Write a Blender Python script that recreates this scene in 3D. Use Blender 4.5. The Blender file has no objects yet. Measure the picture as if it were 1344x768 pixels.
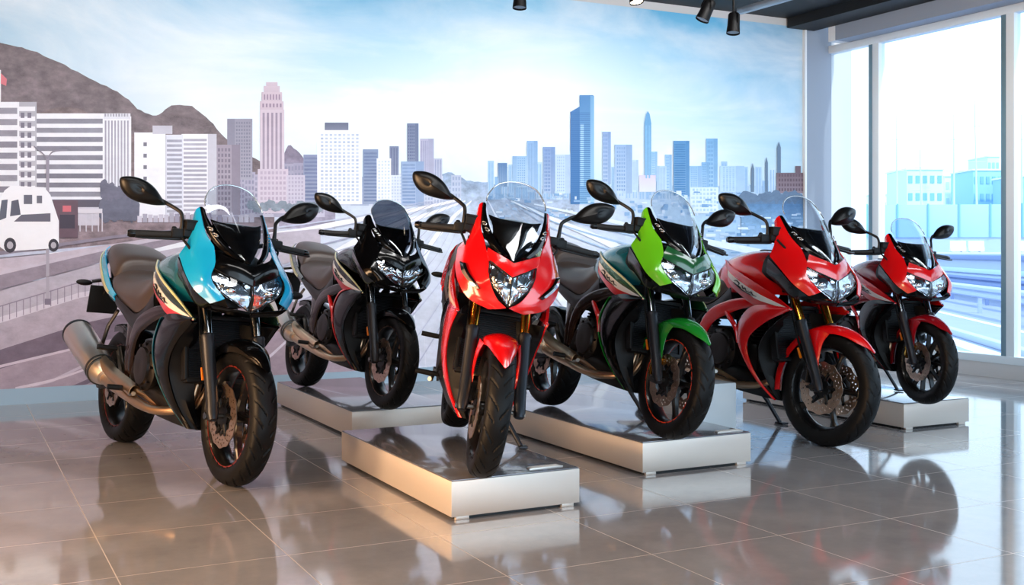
import bpy, bmesh, math, random
import numpy as np
from mathutils import Vector, Matrix

random.seed(7)
rng = np.random.default_rng(7)
SC = bpy.context.scene
COL = SC.collection
PI = math.pi

# ------------------------------------------------------------------ materials
def lin(c):
    return tuple(((v/255)/12.92 if v/255 <= .04045 else ((v/255+.055)/1.055)**2.4) for v in c)

MATS = {}
def mat(name, rgb, rough=.5, metal=0., coat=0., spec=.5, ior=1.5, bump=0., bscale=60., vary=0., vscale=8.,
        aniso=0., emit=None, estr=0., trans=0., rvary=0.):
    m = bpy.data.materials.new(name); m.use_nodes = True
    nt = m.node_tree; b = nt.nodes['Principled BSDF']
    c = lin(rgb)
    b.inputs['Base Color'].default_value = (*c, 1)
    b.inputs['Roughness'].default_value = rough
    b.inputs['Metallic'].default_value = metal
    b.inputs['Coat Weight'].default_value = coat
    b.inputs['Coat Roughness'].default_value = .03
    b.inputs['IOR'].default_value = ior
    b.inputs['Specular IOR Level'].default_value = spec
    b.inputs['Anisotropic'].default_value = aniso
    b.inputs['Transmission Weight'].default_value = trans
    if emit:
        b.inputs['Emission Color'].default_value = (*lin(emit), 1)
        b.inputs['Emission Strength'].default_value = estr
    tc = None
    def noise(scale, detail=3):
        nonlocal tc
        if tc is None: tc = nt.nodes.new('ShaderNodeTexCoord')
        n = nt.nodes.new('ShaderNodeTexNoise'); n.inputs['Scale'].default_value = scale
        n.inputs['Detail'].default_value = detail
        nt.links.new(tc.outputs['Object'], n.inputs['Vector']); return n
    if vary:
        n = noise(vscale)
        mx = nt.nodes.new('ShaderNodeMix'); mx.data_type = 'RGBA'
        mx.inputs['A'].default_value = (*[v*(1-vary) for v in c], 1)
        mx.inputs['B'].default_value = (*[min(1, v*(1+vary)) for v in c], 1)
        nt.links.new(n.outputs['Fac'], mx.inputs['Factor']); nt.links.new(mx.outputs['Result'], b.inputs['Base Color'])
    if rvary:
        n = noise(vscale*3)
        mr = nt.nodes.new('ShaderNodeMapRange'); mr.inputs['To Min'].default_value = rough-rvary; mr.inputs['To Max'].default_value = rough+rvary
        nt.links.new(n.outputs['Fac'], mr.inputs['Value']); nt.links.new(mr.outputs['Result'], b.inputs['Roughness'])
    if bump:
        n = noise(bscale)
        bp = nt.nodes.new('ShaderNodeBump'); bp.inputs['Strength'].default_value = bump; bp.inputs['Distance'].default_value = .002
        nt.links.new(n.outputs['Fac'], bp.inputs['Height']); nt.links.new(bp.outputs['Normal'], b.inputs['Normal'])
    MATS[name] = m
    return m

def clear_mat(name, tint, gloss=.08, grough=.02, fres=.55):
    """thin clear sheet: straight-through light plus a Fresnel reflection"""
    m = bpy.data.materials.new(name); m.use_nodes = True
    nt = m.node_tree; nt.nodes.remove(nt.nodes['Principled BSDF'])
    out = nt.nodes['Material Output']
    t = nt.nodes.new('ShaderNodeBsdfTransparent'); t.inputs['Color'].default_value = (*tint, 1)
    g = nt.nodes.new('ShaderNodeBsdfGlossy'); g.inputs['Roughness'].default_value = grough
    lw = nt.nodes.new('ShaderNodeLayerWeight'); lw.inputs['Blend'].default_value = .5
    pw = nt.nodes.new('ShaderNodeMath'); pw.operation = 'POWER'; pw.inputs[1].default_value = 4.; nt.links.new(lw.outputs['Facing'], pw.inputs[0])
    ad = nt.nodes.new('ShaderNodeMath'); ad.operation = 'MULTIPLY_ADD'; ad.inputs[1].default_value = fres; ad.inputs[2].default_value = gloss; ad.use_clamp = True
    mx = nt.nodes.new('ShaderNodeMixShader')
    nt.links.new(pw.outputs[0], ad.inputs[0]); nt.links.new(ad.outputs[0], mx.inputs['Fac'])
    nt.links.new(t.outputs[0], mx.inputs[1]); nt.links.new(g.outputs[0], mx.inputs[2]); nt.links.new(mx.outputs[0], out.inputs['Surface'])
    MATS[name] = m
    return m

M = MATS
mat('black_gloss', (4, 4, 5), .17, coat=.3, spec=.25)
mat('black_satin', (9, 9, 10), .36, spec=.4, bump=.05, bscale=300)
mat('black_plastic', (9, 9, 10), .5, spec=.3, bump=.1, bscale=400)
mat('rubber', (7, 7, 8), .5, spec=.25, bump=.12, bscale=250)
mat('grip_rubber', (14, 13, 13), .6, bump=.5, bscale=500)
mat('seat_vinyl', (66, 56, 52), .38, bump=.12, bscale=500, vary=.08)
mat('chrome', (215, 218, 222), .09, metal=1.)
mat('fork_steel', (150, 158, 166), .16, metal=1.)
mat('fork_gold', (214, 160, 62), .2, metal=1.)
mat('slider_grey', (48, 50, 55), .36, metal=.7)
mat('alloy', (150, 146, 140), .3, metal=1., vary=.1)
mat('brushed_steel', (232, 222, 212), .34, metal=1.)
mat('header_steel', (216, 184, 152), .28, metal=1., vary=.18, vscale=9)
mat('engine_grey', (30, 27, 25), .36, metal=.6, bump=.15, bscale=200, vary=.15)
mat('engine_dark', (12, 12, 13), .42, metal=.3, bump=.1, bscale=150)
mat('radiator_core', (12, 15, 20), .45, metal=.4)
mat('wheel_black', (14, 14, 15), .33, metal=.2, coat=.4)
mat('disc_steel', (206, 178, 158), .34, metal=1., vary=.1, vscale=40)
mat('frame_bronze', (30, 15, 8), .22, metal=.2, coat=.5, spec=.3)
mat('bolt', (120, 118, 114), .3, metal=1.)
mat('amber', (230, 120, 20), .3)
mat('red_lens', (170, 12, 12), .2, coat=1.)
mat('cream', (206, 206, 150), .3, coat=.8)
mat('white_decal', (244, 240, 236), .3, coat=.8)
mat('ink', (14, 12, 14), .35)
mat('reflector', (225, 228, 232), .12, metal=1.)
mat('mirror_glass', (225, 228, 230), .03, metal=1.)
mat('plate_black', (10, 10, 11), .5)
mat('silver_mark', (205, 208, 210), .25, metal=.8)
# paints
mat('paint_cyan', (18, 166, 222), .24, coat=1., spec=.6)
mat('paint_teal', (8, 92, 112), .24, coat=1.)
mat('paint_dark_green', (16, 44, 32), .24, coat=1.)
mat('paint_lime', (104, 196, 26), .24, coat=1., spec=.6)
mat('paint_green', (20, 128, 38), .24, coat=1.)
mat('paint_deep_green', (14, 84, 40), .24, coat=1.)
mat('paint_red', (222, 8, 14), .22, coat=1., spec=.6)
mat('paint_wine', (140, 8, 22), .22, coat=1.)
mat('decal_red', (206, 22, 20), .28, coat=.8)
mat('rim_red', (120, 34, 24), .35)
mat('rim_orange', (228, 66, 28), .35)
mat('rim_bronze', (92, 60, 44), .35)
clear_mat('screen_clear', (.90, .93, .96), .085, fres=.7)
clear_mat('screen_smoke', (.34, .37, .42), .07)
clear_mat('lens_clear', (.93, .95, .97), .05)
clear_mat('window_glass', (.92, .97, 1.), .0)

# ------------------------------------------------------------------ mesh helpers
V = np.array
class MB:
    """collects shapes and links them as one mesh"""
    def __init__(s): s.v = []; s.f = []; s.n = 0
    def add(s, verts, faces):
        o = s.n; s.v.extend([tuple(map(float, p)) for p in verts]); s.n += len(verts)
        s.f.extend([tuple(i+o for i in f) for f in faces]); return s
    def mirror(s):
        o = s.n; nv = [(p[0], -p[1], p[2]) for p in s.v]; nf = [tuple(reversed([i+o for i in f])) for f in s.f]
        s.v += nv; s.f += nf; s.n = len(s.v); return s
    def flipped(s):
        r = MB(); r.v = [(p[0], -p[1], p[2]) for p in s.v]; r.f = [tuple(reversed(f)) for f in s.f]; r.n = s.n; return r
    def box(s, c, d, R=None, bev=0.):
        bm = bmesh.new(); bmesh.ops.create_cube(bm, size=1.)
        for v in bm.verts: v.co = Vector((v.co.x*d[0], v.co.y*d[1], v.co.z*d[2]))
        if bev > 0: bmesh.ops.bevel(bm, geom=list(bm.edges), offset=bev, segments=2, profile=.6, affect='EDGES')
        bm.verts.index_update()
        vs = [((R @ v.co) if R else v.co) + Vector(c) for v in bm.verts]
        s.add([tuple(v) for v in vs], [[v.index for v in f.verts] for f in bm.faces]); bm.free(); return s
    def rings(s, rings, cap=True, closed=True):
        m = len(rings[0]); vs = [p for r in rings for p in r]; fs = []
        for i in range(len(rings)-1):
            for j in range(m if closed else m-1):
                k = (j+1) % m
                fs.append((i*m+j, i*m+k, (i+1)*m+k, (i+1)*m+j))
        if cap:
            fs.append(tuple(reversed(range(m)))); fs.append(tuple((len(rings)-1)*m+j for j in range(m)))
        return s.add(vs, fs)
    def tube(s, path, r, seg=12, cap=True, smooth=0, flat=1.):
        P = [Vector(p) for p in path]
        if smooth: P = [Vector(p) for p in cr([tuple(p) for p in P], smooth)]
        n = len(P); R = r if hasattr(r, '__len__') else [r]*n
        if len(R) != n: R = list(np.interp(np.linspace(0, 1, n), np.linspace(0, 1, len(R)), R))
        rings = []; up = None
        for i in range(n):
            t = (P[min(i+1, n-1)]-P[max(i-1, 0)]).normalized()
            if up is None:
                a = Vector((0, 0, 1)) if abs(t.z) < .9 else Vector((1, 0, 0)); up = (a-t*a.dot(t)).normalized()
            else:
                up = (up-t*up.dot(t)).normalized()
            w = t.cross(up)
            rings.append([tuple(P[i]+(up*math.cos(2*PI*j/seg)*flat+w*math.sin(2*PI*j/seg))*R[i]) for j in range(seg)])
        return s.rings(rings, cap)
    def cyl(s, a, b, r, r2=None, seg=20):
        return s.tube([a, b], [r, r if r2 is None else r2], seg)
    def lathe(s, prof, c=(0, 0, 0), axis='y', seg=48, cap=False, closed=False):
        """prof: (offset along axis, radius)"""
        rings = []
        for o, r in prof:
            ring = []
            for j in range(seg):
                a = 2*PI*j/seg
                if axis == 'y': p = (c[0]+r*math.cos(a), c[1]+o, c[2]+r*math.sin(a))
                elif axis == 'z': p = (c[0]+r*math.cos(a), c[1]+r*math.sin(a), c[2]+o)
                else: p = (c[0]+o, c[1]+r*math.cos(a), c[2]+r*math.sin(a))
                ring.append(p)
            rings.append(ring)
        if closed: rings.append(rings[0])
        return s.rings(rings, cap)
    def ball(s, c, r, seg=16, n=10):
        r = (r, r, r) if not hasattr(r, '__len__') else r
        rings = []
        for i in range(n+1):
            a = -PI/2+PI*(i*.98+.01*n)/n
            rings.append([(c[0]+r[0]*math.cos(a)*math.cos(2*PI*j/seg), c[1]+r[1]*math.cos(a)*math.sin(2*PI*j/seg), c[2]+r[2]*math.sin(a)) for j in range(seg)])
        return s.rings(rings, True)
    def prism(s, poly, axis, a, b, bev=0.):
        """polygon in the two other axes, extruded from a to b"""
        def P(p, h):
            return (p[0], h, p[1]) if axis == 'y' else ((p[0], p[1], h) if axis == 'z' else (h, p[0], p[1]))
        bm = bmesh.new()
        v0 = [bm.verts.new(P(p, a)) for p in poly]; v1 = [bm.verts.new(P(p, b)) for p in poly]
        n = len(poly)
        bm.faces.new(v0); bm.faces.new(v1[::-1])
        for i in range(n): bm.faces.new((v0[(i+1) % n], v0[i], v1[i], v1[(i+1) % n]))
        bmesh.ops.recalc_face_normals(bm, faces=list(bm.faces))
        if bev: bmesh.ops.bevel(bm, geom=list(bm.edges), offset=bev, segments=2, profile=.6, affect='EDGES')
        bm.verts.index_update()
        s.add([tuple(v.co) for v in bm.verts], [[v.index for v in f.verts] for f in bm.faces]); bm.free(); return s
    def shell(s, G, t, out):
        """G: grid (m,n,3) of the outer face; t thickness; out: a point well inside, the face turns away from it"""
        G = np.asarray(G, float); m, n, _ = G.shape
        du = np.gradient(G, axis=0); dv = np.gradient(G, axis=1)
        N = np.cross(du, dv); L = np.linalg.norm(N, axis=2, keepdims=True)
        N = N/np.maximum(L, 1e-9)
        ref = G-np.asarray(out, float)
        if (N*ref).sum() < 0: N = -N; fl = True
        else: fl = False
        I = G-N*t
        vs = list(G.reshape(-1, 3))+list(I.reshape(-1, 3)); fs = []; K = m*n
        q = lambda i, j: i*n+j
        for i in range(m-1):
            for j in range(n-1):
                f = (q(i, j), q(i+1, j), q(i+1, j+1), q(i, j+1)); fs.append(f); fs.append(tuple(reversed([k+K for k in f])))
        rim = [q(i, 0) for i in range(m)]+[q(m-1, j) for j in range(1, n)]+[q(i, n-1) for i in range(m-2, -1, -1)]+[q(0, j) for j in range(n-2, 0, -1)]
        for a, b in zip(rim, rim[1:]+rim[:1]): fs.append((b, a, a+K, b+K))
        if fl: fs = [tuple(reversed(f)) for f in fs]
        return s.add(vs, fs)
    def mesh(s, name, angle=38):
        me = bpy.data.meshes.new(name); me.from_pydata(s.v, [], s.f); me.validate(verbose=False)
        me.polygons.foreach_set('use_smooth', [True]*len(me.polygons))
        try: me.set_sharp_from_angle(angle=math.radians(angle))
        except Exception: pass
        return me

def cr(pts, k, lin_=False):
    """Catmull-Rom through pts, k steps per span"""
    P = np.asarray(pts, float); n = len(P); out = []
    for i in range(n-1):
        p1, p2 = P[i], P[i+1]
        p0 = P[i-1] if i > 0 else 2*p1-p2
        p3 = P[i+2] if i+2 < n else 2*p2-p1
        for j in range(k):
            t = j/k
            out.append(p1+(p2-p1)*t if lin_ else .5*((2*p1)+(-p0+p2)*t+(2*p0-5*p1+4*p2-p3)*t*t+(-p0+3*p1-3*p2+p3)*t**3))
    out.append(P[-1]); return np.array(out)
def crs(pts, k, sharp=()):
    """as cr, broken at the sharp indices"""
    cuts = [0]+sorted(sharp)+[len(pts)-1]; o = []
    for a, b in zip(cuts, cuts[1:]):
        seg = cr(pts[a:b+1], k); o.append(seg if b == cuts[-1] else seg[:-1])
    return np.concatenate(o)
def surf(rows, ku=5, kv=5, su=(), sv=()):
    """smooth grid through rows of points; su / sv are crease rows / columns"""
    R = np.array([crs(r, kv, sv) for r in rows])
    return np.array([crs(R[:, j], ku, su) for j in range(R.shape[1])]).transpose(1, 0, 2)
def sym(rows):
    """right half rows (centre first, y<=0) -> full rows from left to right"""
    out = []
    for r in rows:
        out.append([(p[0], -p[1], p[2]) for p in r[:0:-1]]+list(r))
    return out
def sections(secs, ku=5, kv=5, cap=True):
    """secs: (x, half profile [(y,z)...] from the top centre outwards) -> closed symmetric loft, open underneath closed flat"""
    mb = MB(); rows = []
    for x, pr in secs:
        right = [(x, -y, z) for y, z in pr]; left = [(x, y, z) for y, z in pr[:0:-1]]
        rows.append(left+right)
    G = surf(rows, ku, kv)
    mb.rings([list(map(tuple, r)) for r in G], cap)
    return mb

CACHE = {}
def link(name, me, parent=None):
    o = bpy.data.objects.new(name, me); COL.objects.link(o)
    if parent is not None: o.parent = parent
    return o
def obj(name, mb, material, parent=None, angle=38):
    me = mb.mesh(name, angle); me.materials.append(M[material] if isinstance(material, str) else material)
    return link(name, me, parent)
def part(key, name, fn, material, parent):
    """a part whose shape is built once per key and shared by every bike, one mesh per material"""
    k = (key, material)
    if k not in CACHE:
        base = CACHE.get(key)
        if base is None:
            base = fn().mesh(name); CACHE[key] = base; me = base
        else:
            me = base.copy(); me.materials.clear()
        me.materials.append(M[material]); CACHE[k] = me
    return link(name, CACHE[k], parent)
def empty(name, loc=(0, 0, 0), rz=0., label=None, cat=None, group=None):
    o = bpy.data.objects.new(name, None); COL.objects.link(o); o.location = loc; o.rotation_euler = (0, 0, rz)
    o.empty_display_size = .1
    if label: tag(o, label, cat, group)
    return o
def tag(o, label, cat, group=None):
    o['label'] = label; o['category'] = cat
    if group: o['group'] = group
    return o
def struct(o): o['kind'] = 'structure'; return o

# ------------------------------------------------------------------ the motorcycle (x forward, y to its left, z up; wheels touch z = 0)
FX, RX, WR = .708, -.704, .300          # axles and wheel radius
IN = (0.2, 0, .55)                      # a point inside the machine

def tyre(width, R, n=26, groove=True):
    def f():
        hw = width/2
        prof = [(-.80, .218), (-.93, .228), (-1., .245), (-1.0, .262), (-.93, .277), (-.80, .2875), (-.62, .2938), (-.42, .2978), (-.2, .2996), (0, .300)]
        pr = [(a*hw, r*R/.3) for a, r in prof]; pr = pr+[(-a, r) for a, r in pr[-2::-1]]
        pr = cr([(a, r, 0) for a, r in pr], 3)
        S = 26*18; mb = MB(); rings = []
        for i in range(S):
            a = 2*PI*i/S; ring = []
            for o, r, _ in pr:
                y = abs(o)/hw
                d = 0.
                if .07 < y < .93:
                    ph = (a*n/(2*PI)+y*1.15+(.5 if o > 0 else 0)) % 1.
                    if ph < .17 and (int(a*n/(2*PI)+y*1.15) % 2 == 0 or y > .3): d = .0042
                ring.append((math.sin(a)*(r-d), o, math.cos(a)*(r-d)))
            rings.append(ring)
        rings.append(rings[0])
        return mb.rings(rings, cap=False, closed=False)
    return f

def rim(width):
    def f():
        w = width*.37
        return MB().lathe([(-w, .222), (-w-.003, .216), (-w+.003, .211), (-w*.72, .206), (-w*.35, .200), (w*.35, .200), (w*.72, .206), (w-.003, .211), (w+.003, .216), (w, .222), (w*.5, .212), (-w*.5, .212)], seg=72, closed=True)
    return f
def rim_stripe(width):
    def f():
        w = width*.37; mb = MB()
        for s in (-1, 1): mb.lathe([(s*(w+.0045), .2225), (s*(w+.0045), .2145), (s*(w+.002), .2145), (s*(w+.002), .2225)], seg=72, closed=True)
        return mb
    return f
def spoke(paired):
    def f():
        mb = MB()
        if paired:
            for s in (-1, 1):
                rings = []
                for r, off, wt, dy in ((.03, .006, .010, .022), (.08, .014, .009, .019), (.14, .030, .0075, .016), (.205, .050, .0085, .018)):
                    c = s*off
                    rings.append([(c-wt, -dy, r), (c+wt, -dy, r), (c+wt*.8, dy, r), (c-wt*.8, dy, r)])
                mb.rings(rings)
        else:
            rings = []
            for r, wt, dy in ((.028, .024, .026), (.06, .017, .022), (.11, .0125, .018), (.175, .013, .016), (.204, .026, .018)):
                rings.append([(-wt, -dy*.6, r), (-wt*.5, -dy, r), (wt*.5, -dy, r), (wt, -dy*.6, r), (wt, dy*.6, r), (wt*.5, dy, r), (-wt*.5, dy, r), (-wt, dy*.6, r)])
            mb.rings(rings)
        return mb
    return f
def hub(w):
    return lambda: MB().lathe([(-w, .0), (-w, .028), (-w*.8, .034), (-.02, .032), (.02, .032), (w*.8, .034), (w, .028), (w, 0)], seg=32)
def disc(y, r0=.083, r1=.137, n=96):
    def f():
        mb = MB(); rr = np.linspace(r0, r1, 8); vs = []; fs = []
        for side in (-.0022, .0022):
            for i in range(n):
                a = 2*PI*i/n
                for k, r in enumerate(rr):
                    if k == 7: r += .003*math.cos(a*12)
                    if k == 0: r += .004*math.cos(a*12)
                    vs.append((r*math.sin(a), y+side, r*math.cos(a)))
        K = n*8; hole = set()
        for i in range(n):
            for k in range(7):
                if (k == 2 and i % 4 == 0) or (k == 4 and i % 4 == 2) or (k == 5 and i % 8 == 5): hole.add((i, k))
        q = lambda i, k: (i % n)*8+k
        for i in range(n):
            for k in range(7):
                if (i, k) in hole:
                    for a, b in ((q(i, k), q(i+1, k)), (q(i+1, k), q(i+1, k+1)), (q(i+1, k+1), q(i, k+1)), (q(i, k+1), q(i, k))): fs.append((a, b, b+K, a+K))
                    continue
                fa = (q(i, k), q(i+1, k), q(i+1, k+1), q(i, k+1)); fs.append(fa); fs.append(tuple(reversed([v+K for v in fa])))
            fs.append((q(i, 7), q(i+1, 7), q(i+1, 7)+K, q(i, 7)+K)); fs.append((q(i+1, 0), q(i, 0), q(i, 0)+K, q(i+1, 0)+K))
        return mb.add(vs, fs)
    return f
def disc_carrier(y):
    def f():
        mb = MB().lathe([(y-.004, .0), (y-.004, .052), (y+.004, .052), (y+.004, 0)], seg=32)
        for k in range(6):
            a = k*PI/3+.3
            mb.tube([(.045*math.sin(a), y, .045*math.cos(a)), (.09*math.sin(a+.2), y, .09*math.cos(a+.2))], [.011, .007], 8)
            mb.cyl((.087*math.sin(a+.2), y-.007, .087*math.cos(a+.2)), (.087*math.sin(a+.2), y+.007, .087*math.cos(a+.2)), .008, seg=10)
        return mb
    return f

def make_wheel(kind, x, parent, stripe, paired, front):
    w = empty(kind); w.parent = parent; w.location = (x, 0, WR)
    wd = .112 if front else .146
    part('tyre%d' % front, 'tyre', tyre(wd, WR), 'rubber', w)
    part('rim%d' % front, 'rim', rim(wd), 'wheel_black', w)
    if stripe: part('stripe%d' % front, 'rim_stripe', rim_stripe(wd), stripe, w)
    part('hub', 'hub', hub(.055), 'wheel_black', w)
    n = 6 if paired else 5
    for k in range(n):
        s = part('spoke%d' % paired, 'spoke', spoke(paired), 'wheel_black', w); s.rotation_euler = (0, 2*PI*k/n+.35, 0)
    if front:
        for y in (-.068, .068):
            part('disc%.2f' % y, 'brake_disc', disc(y), 'disc_steel', w)
            part('dcar%.2f' % y, 'disc_carrier', disc_carrier(y), 'engine_dark', w)
    else:
        part('rdisc', 'brake_disc', disc(-.085, .07, .112), 'disc_steel', w)
        part('rcar', 'disc_carrier', disc_carrier(-.085), 'engine_dark', w)
        part('sprocket', 'sprocket', lambda: MB().lathe([(.075, .0), (.075, .092), (.081, .092), (.081, 0)], seg=44), 'alloy', w)
    return w

# --- bodywork shapes (right side: y < 0)
SCREEN = [[(.690, 0, .962), (.688, -.004, .963), (.684, -.010, .966)],
          [(.640, 0, 1.035), (.628, -.045, 1.042), (.598, -.088, 1.058)],
          [(.572, 0, 1.125), (.558, -.070, 1.130), (.512, -.128, 1.150)],
          [(.492, 0, 1.228), (.482, -.075, 1.229), (.440, -.140, 1.232)],
          [(.424, 0, 1.305), (.420, -.065, 1.298), (.409, -.116, 1.285)],
          [(.392, 0, 1.334), (.394, -.048, 1.328), (.400, -.088, 1.313)]]
def screen(): return MB().shell(surf(sym(SCREEN), 6, 6), .004, IN)
def screen_rim():
    G = surf(sym(SCREEN), 6, 6); k = int(len(G)*.55)
    path = list(G[k:, 0])+list(G[-1, 1:-1])+list(G[:k-1:-1, -1])
    return MB().tube(path, .0032, 6)
BR_OUT = [(.418, -.154, 1.212), (.455, -.158, 1.165), (.525, -.150, 1.092), (.605, -.118, 1.025), (.668, -.070, .984)]
BR_IN = [(.440, -.138, 1.205), (.482, -.134, 1.160), (.556, -.112, 1.090), (.630, -.075, 1.027), (.684, -.030, .978)]
def bracket(): return MB().shell(surf([[a, (V(a)+V(b))/2+V((.006, -.002, .004)), b] for a, b in zip(BR_OUT, BR_IN)], 6, 4), .012, IN)
def bracket_mark():
    mb = MB(); a = V(BR_OUT[2]); b = V(BR_IN[2]); d = V(BR_OUT[3])-a; c = (a+b)/2+V((.012, -.004, .008))
    u = (b-a)/np.linalg.norm(b-a); w = d/np.linalg.norm(d)
    for s in (-1, 1):
        mb.tube([c+w*.022*s-u*.010+w*.008, c+w*.022*s+u*.004+w*.011, c+w*.022*s+u*.011, c+w*.022*s+u*.002-w*.011, c+w*.022*s-u*.010-w*.007], .0026, 8, smooth=4)
    return mb
NOSE = [[(.704, 0, .952), (.694, -.040, .968), (.672, -.082, .984), (.640, -.125, 1.003)],
        [(.726, 0, .912), (.708, -.055, .935), (.684, -.102, .953), (.652, -.146, .966)],
        [(.732, 0, .872), (.710, -.060, .893), (.684, -.115, .915), (.655, -.163, .938)]]
NOSE3 = [[(.704, 0, .952), (.694, -.036, .968), (.672, -.075, .984), (.640, -.120, 1.003)],
         [(.722, 0, .922), (.708, -.040, .942), (.686, -.078, .956), (.654, -.120, .966)],
         [(.732, 0, .890), (.716, -.040, .912), (.698, -.078, .932), (.672, -.110, .946)]]
def nose(g): return lambda: MB().shell(surf(sym(g), 5, 5, sv=(3,)), .006, IN)
COWL = [[(.424, -.156, 1.212), (.418, -.168, 1.200), (.405, -.172, 1.180)],
        [(.520, -.158, 1.100), (.490, -.186, 1.082), (.448, -.200, 1.062)],
        [(.592, -.138, 1.032), (.540, -.204, 1.010), (.466, -.245, .985)],
        [(.652, -.150, .960), (.628, -.206, .934), (.582, -.254, .904)],
        [(.690, -.176, .886), (.690, -.206, .864), (.656, -.236, .836)],
        [(.745, -.130, .806), (.738, -.156, .793), (.714, -.182, .780)]]
COWL3 = [[(.424, -.156, 1.212), (.418, -.168, 1.200), (.405, -.172, 1.180)],
         [(.520, -.158, 1.100), (.485, -.182, 1.082), (.440, -.192, 1.062)],
         [(.592, -.136, 1.032), (.530, -.200, 1.010), (.442, -.236, .985)],
         [(.672, -.112, .948), (.618, -.200, .930), (.545, -.242, .898)],
         [(.716, -.098, .865), (.684, -.178, .850), (.632, -.222, .826)],
         [(.736, -.056, .790), (.722, -.120, .780), (.690, -.168, .764)],
         [(.738, -.006, .752), (.730, -.040, .742), (.712, -.080, .734)]]
def cowl(g, sc=(2,)): return lambda: MB().shell(surf(g, 6, 6, su=sc), .006, IN)
LENS = [[(.728, -.004, .868), (.738, -.004, .812), (.728, -.004, .757)],
        [(.710, -.062, .892), (.732, -.064, .832), (.731, -.050, .782)],
        [(.686, -.120, .914), (.712, -.125, .862), (.726, -.102, .812)],
        [(.657, -.162, .936), (.680, -.172, .892), (.708, -.152, .846)]]
LENS2 = [[(.726, -.004, .860), (.736, -.004, .812), (.730, -.004, .772)],
         [(.704, -.070, .900), (.722, -.072, .852), (.726, -.060, .796)],
         [(.668, -.135, .932), (.692, -.142, .890), (.708, -.120, .838)],
         [(.612, -.188, .955), (.640, -.196, .918), (.668, -.184, .880)]]
LENS3 = [[(.732, -.001, .886), (.745, -.001, .822), (.740, -.001, .757)],
         [(.722, -.036, .905), (.742, -.036, .838), (.740, -.018, .775)],
         [(.706, -.068, .924), (.730, -.070, .864), (.738, -.046, .806)],
         [(.680, -.104, .946), (.702, -.104, .892), (.724, -.080, .836)]]
def lens(g): return lambda: MB().shell(surf(g, 4, 4), .004, IN)
def reflector(g, seed):
    def f():
        r = np.random.default_rng(seed); G = surf(g, 4, 4); m, n, _ = G.shape
        G = G+V((-.018, 0, 0)); G[1:-1, 1:-1, 0] += r.uniform(-.007, .004, (m-2, n-2)); G[1:-1, 1:-1, 2] += r.uniform(-.003, .003, (m-2, n-2))
        return MB().shell(G, .003, IN)
    return f
def bulb(g):
    def f():
        p = (V(g[1][1])*.55+V(g[2][1])*.45)+V((-.012, 0, -.004)); mb = MB(); mb.ball(p, (.017, .024, .019), 20, 12); return mb
    return f
def lens_rim(g):
    def f():
        G = surf(g, 4, 4); p = list(G[:, 0])+list(G[-1, 1:])+list(G[-2::-1, -1])+list(G[0, -2::-1]); return MB().tube(p, .0026, 6)
    return f
UPPER = [[(.452, -.243, .974), (.432, -.232, .930), (.410, -.215, .895)],
         [(.574, -.252, .898), (.556, -.238, .862), (.530, -.210, .815)],
         [(.650, -.234, .832), (.632, -.220, .806), (.610, -.195, .768)],
         [(.712, -.180, .776), (.708, -.166, .762), (.696, -.145, .745)],
         [(.742, -.004, .754), (.736, -.004, .744), (.722, -.004, .732)]]
def upper_fairing(): return MB().shell(surf(UPPER, 5, 5, su=(3,)), .006, IN)
def inner_cowl():
    # dark liner between the tank and the nose that closes the front under the screen
    return sections([(.36, [(0, 1.03), (.10, 1.02), (.17, .99), (.20, .93), (.19, .86), (.12, .82)]),
                     (.46, [(0, 1.02), (.10, 1.015), (.165, .985), (.205, .93), (.19, .86), (.12, .80)]),
                     (.56, [(0, .99), (.09, .98), (.14, .96), (.185, .89), (.18, .84), (.11, .78)]),
                     (.63, [(0, .95), (.07, .94), (.11, .92), (.15, .87), (.15, .83), (.10, .77)]),
                     (.675, [(0, .91), (.05, .90), (.08, .88), (.11, .85), (.11, .82), (.08, .77)])])
def dash():
    # dark instrument hood filling the V under the screen
    R = [[(p[0]-.022, p[1]*.94, p[2]+.004) for p in r] for r in SCREEN[:3]]
    R[0] = [(.672, 0, .966), (.668, -.006, .967), (.662, -.012, .968)]
    R += [[(.520, 0, 1.146), (.512, -.060, 1.146), (.480, -.112, 1.140)], [(.470, 0, 1.150), (.464, -.056, 1.146), (.445, -.098, 1.128)], [(.425, 0, 1.115), (.422, -.05, 1.108), (.415, -.085, 1.085)], [(.405, 0, 1.05), (.403, -.05, 1.045), (.400, -.08, 1.02)]]
    return MB().shell(surf(sym(R), 5, 5), .006, (.45, 0, 1.0))
def tank():
    return sections([(-.115, [(0, .945), (.06, .94), (.11, .915), (.13, .86), (.12, .78)]),
                     (-.02, [(0, .995), (.085, .985), (.150, .952), (.180, .88), (.165, .78)]),
                     (.11, [(0, 1.022), (.10, 1.012), (.170, .972), (.205, .90), (.185, .78)]),
                     (.25, [(0, 1.026), (.10, 1.016), (.172, .974), (.208, .90), (.185, .78)]),
                     (.38, [(0, 1.000), (.09, .990), (.165, .952), (.200, .88), (.18, .78)]),
                     (.50, [(0, .940), (.06, .935), (.11, .91), (.14, .86), (.13, .78)])], 6, 6)
U_ = cr([(.00, -.168, .966), (.10, -.206, .928), (.25, -.226, .872), (.41, -.228, .812), (.52, -.220, .760), (.612, -.206, .704)], 6)
L_ = cr([(.03, -.190, .880), (.11, -.210, .822), (.22, -.217, .764), (.33, -.218, .718), (.46, -.214, .706), (.612, -.204, .700)], 6)
def band(t0, t1, off, thick, i0=0, i1=None):
    def f():
        n = len(U_); i2 = n if i1 is None else i1; rows = []
        for i in range(i0, i2):
            rows.append([U_[i]+(L_[i]-U_[i])*t+V((0, -off-.010*math.sin(PI*t)*math.sin(PI*min(1, i/(n-1)*1.1)), 0)) for t in np.linspace(t0, t1, 7)])
        return MB().shell(np.array(rows), thick, (.3, 0, .8))
    return f
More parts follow.
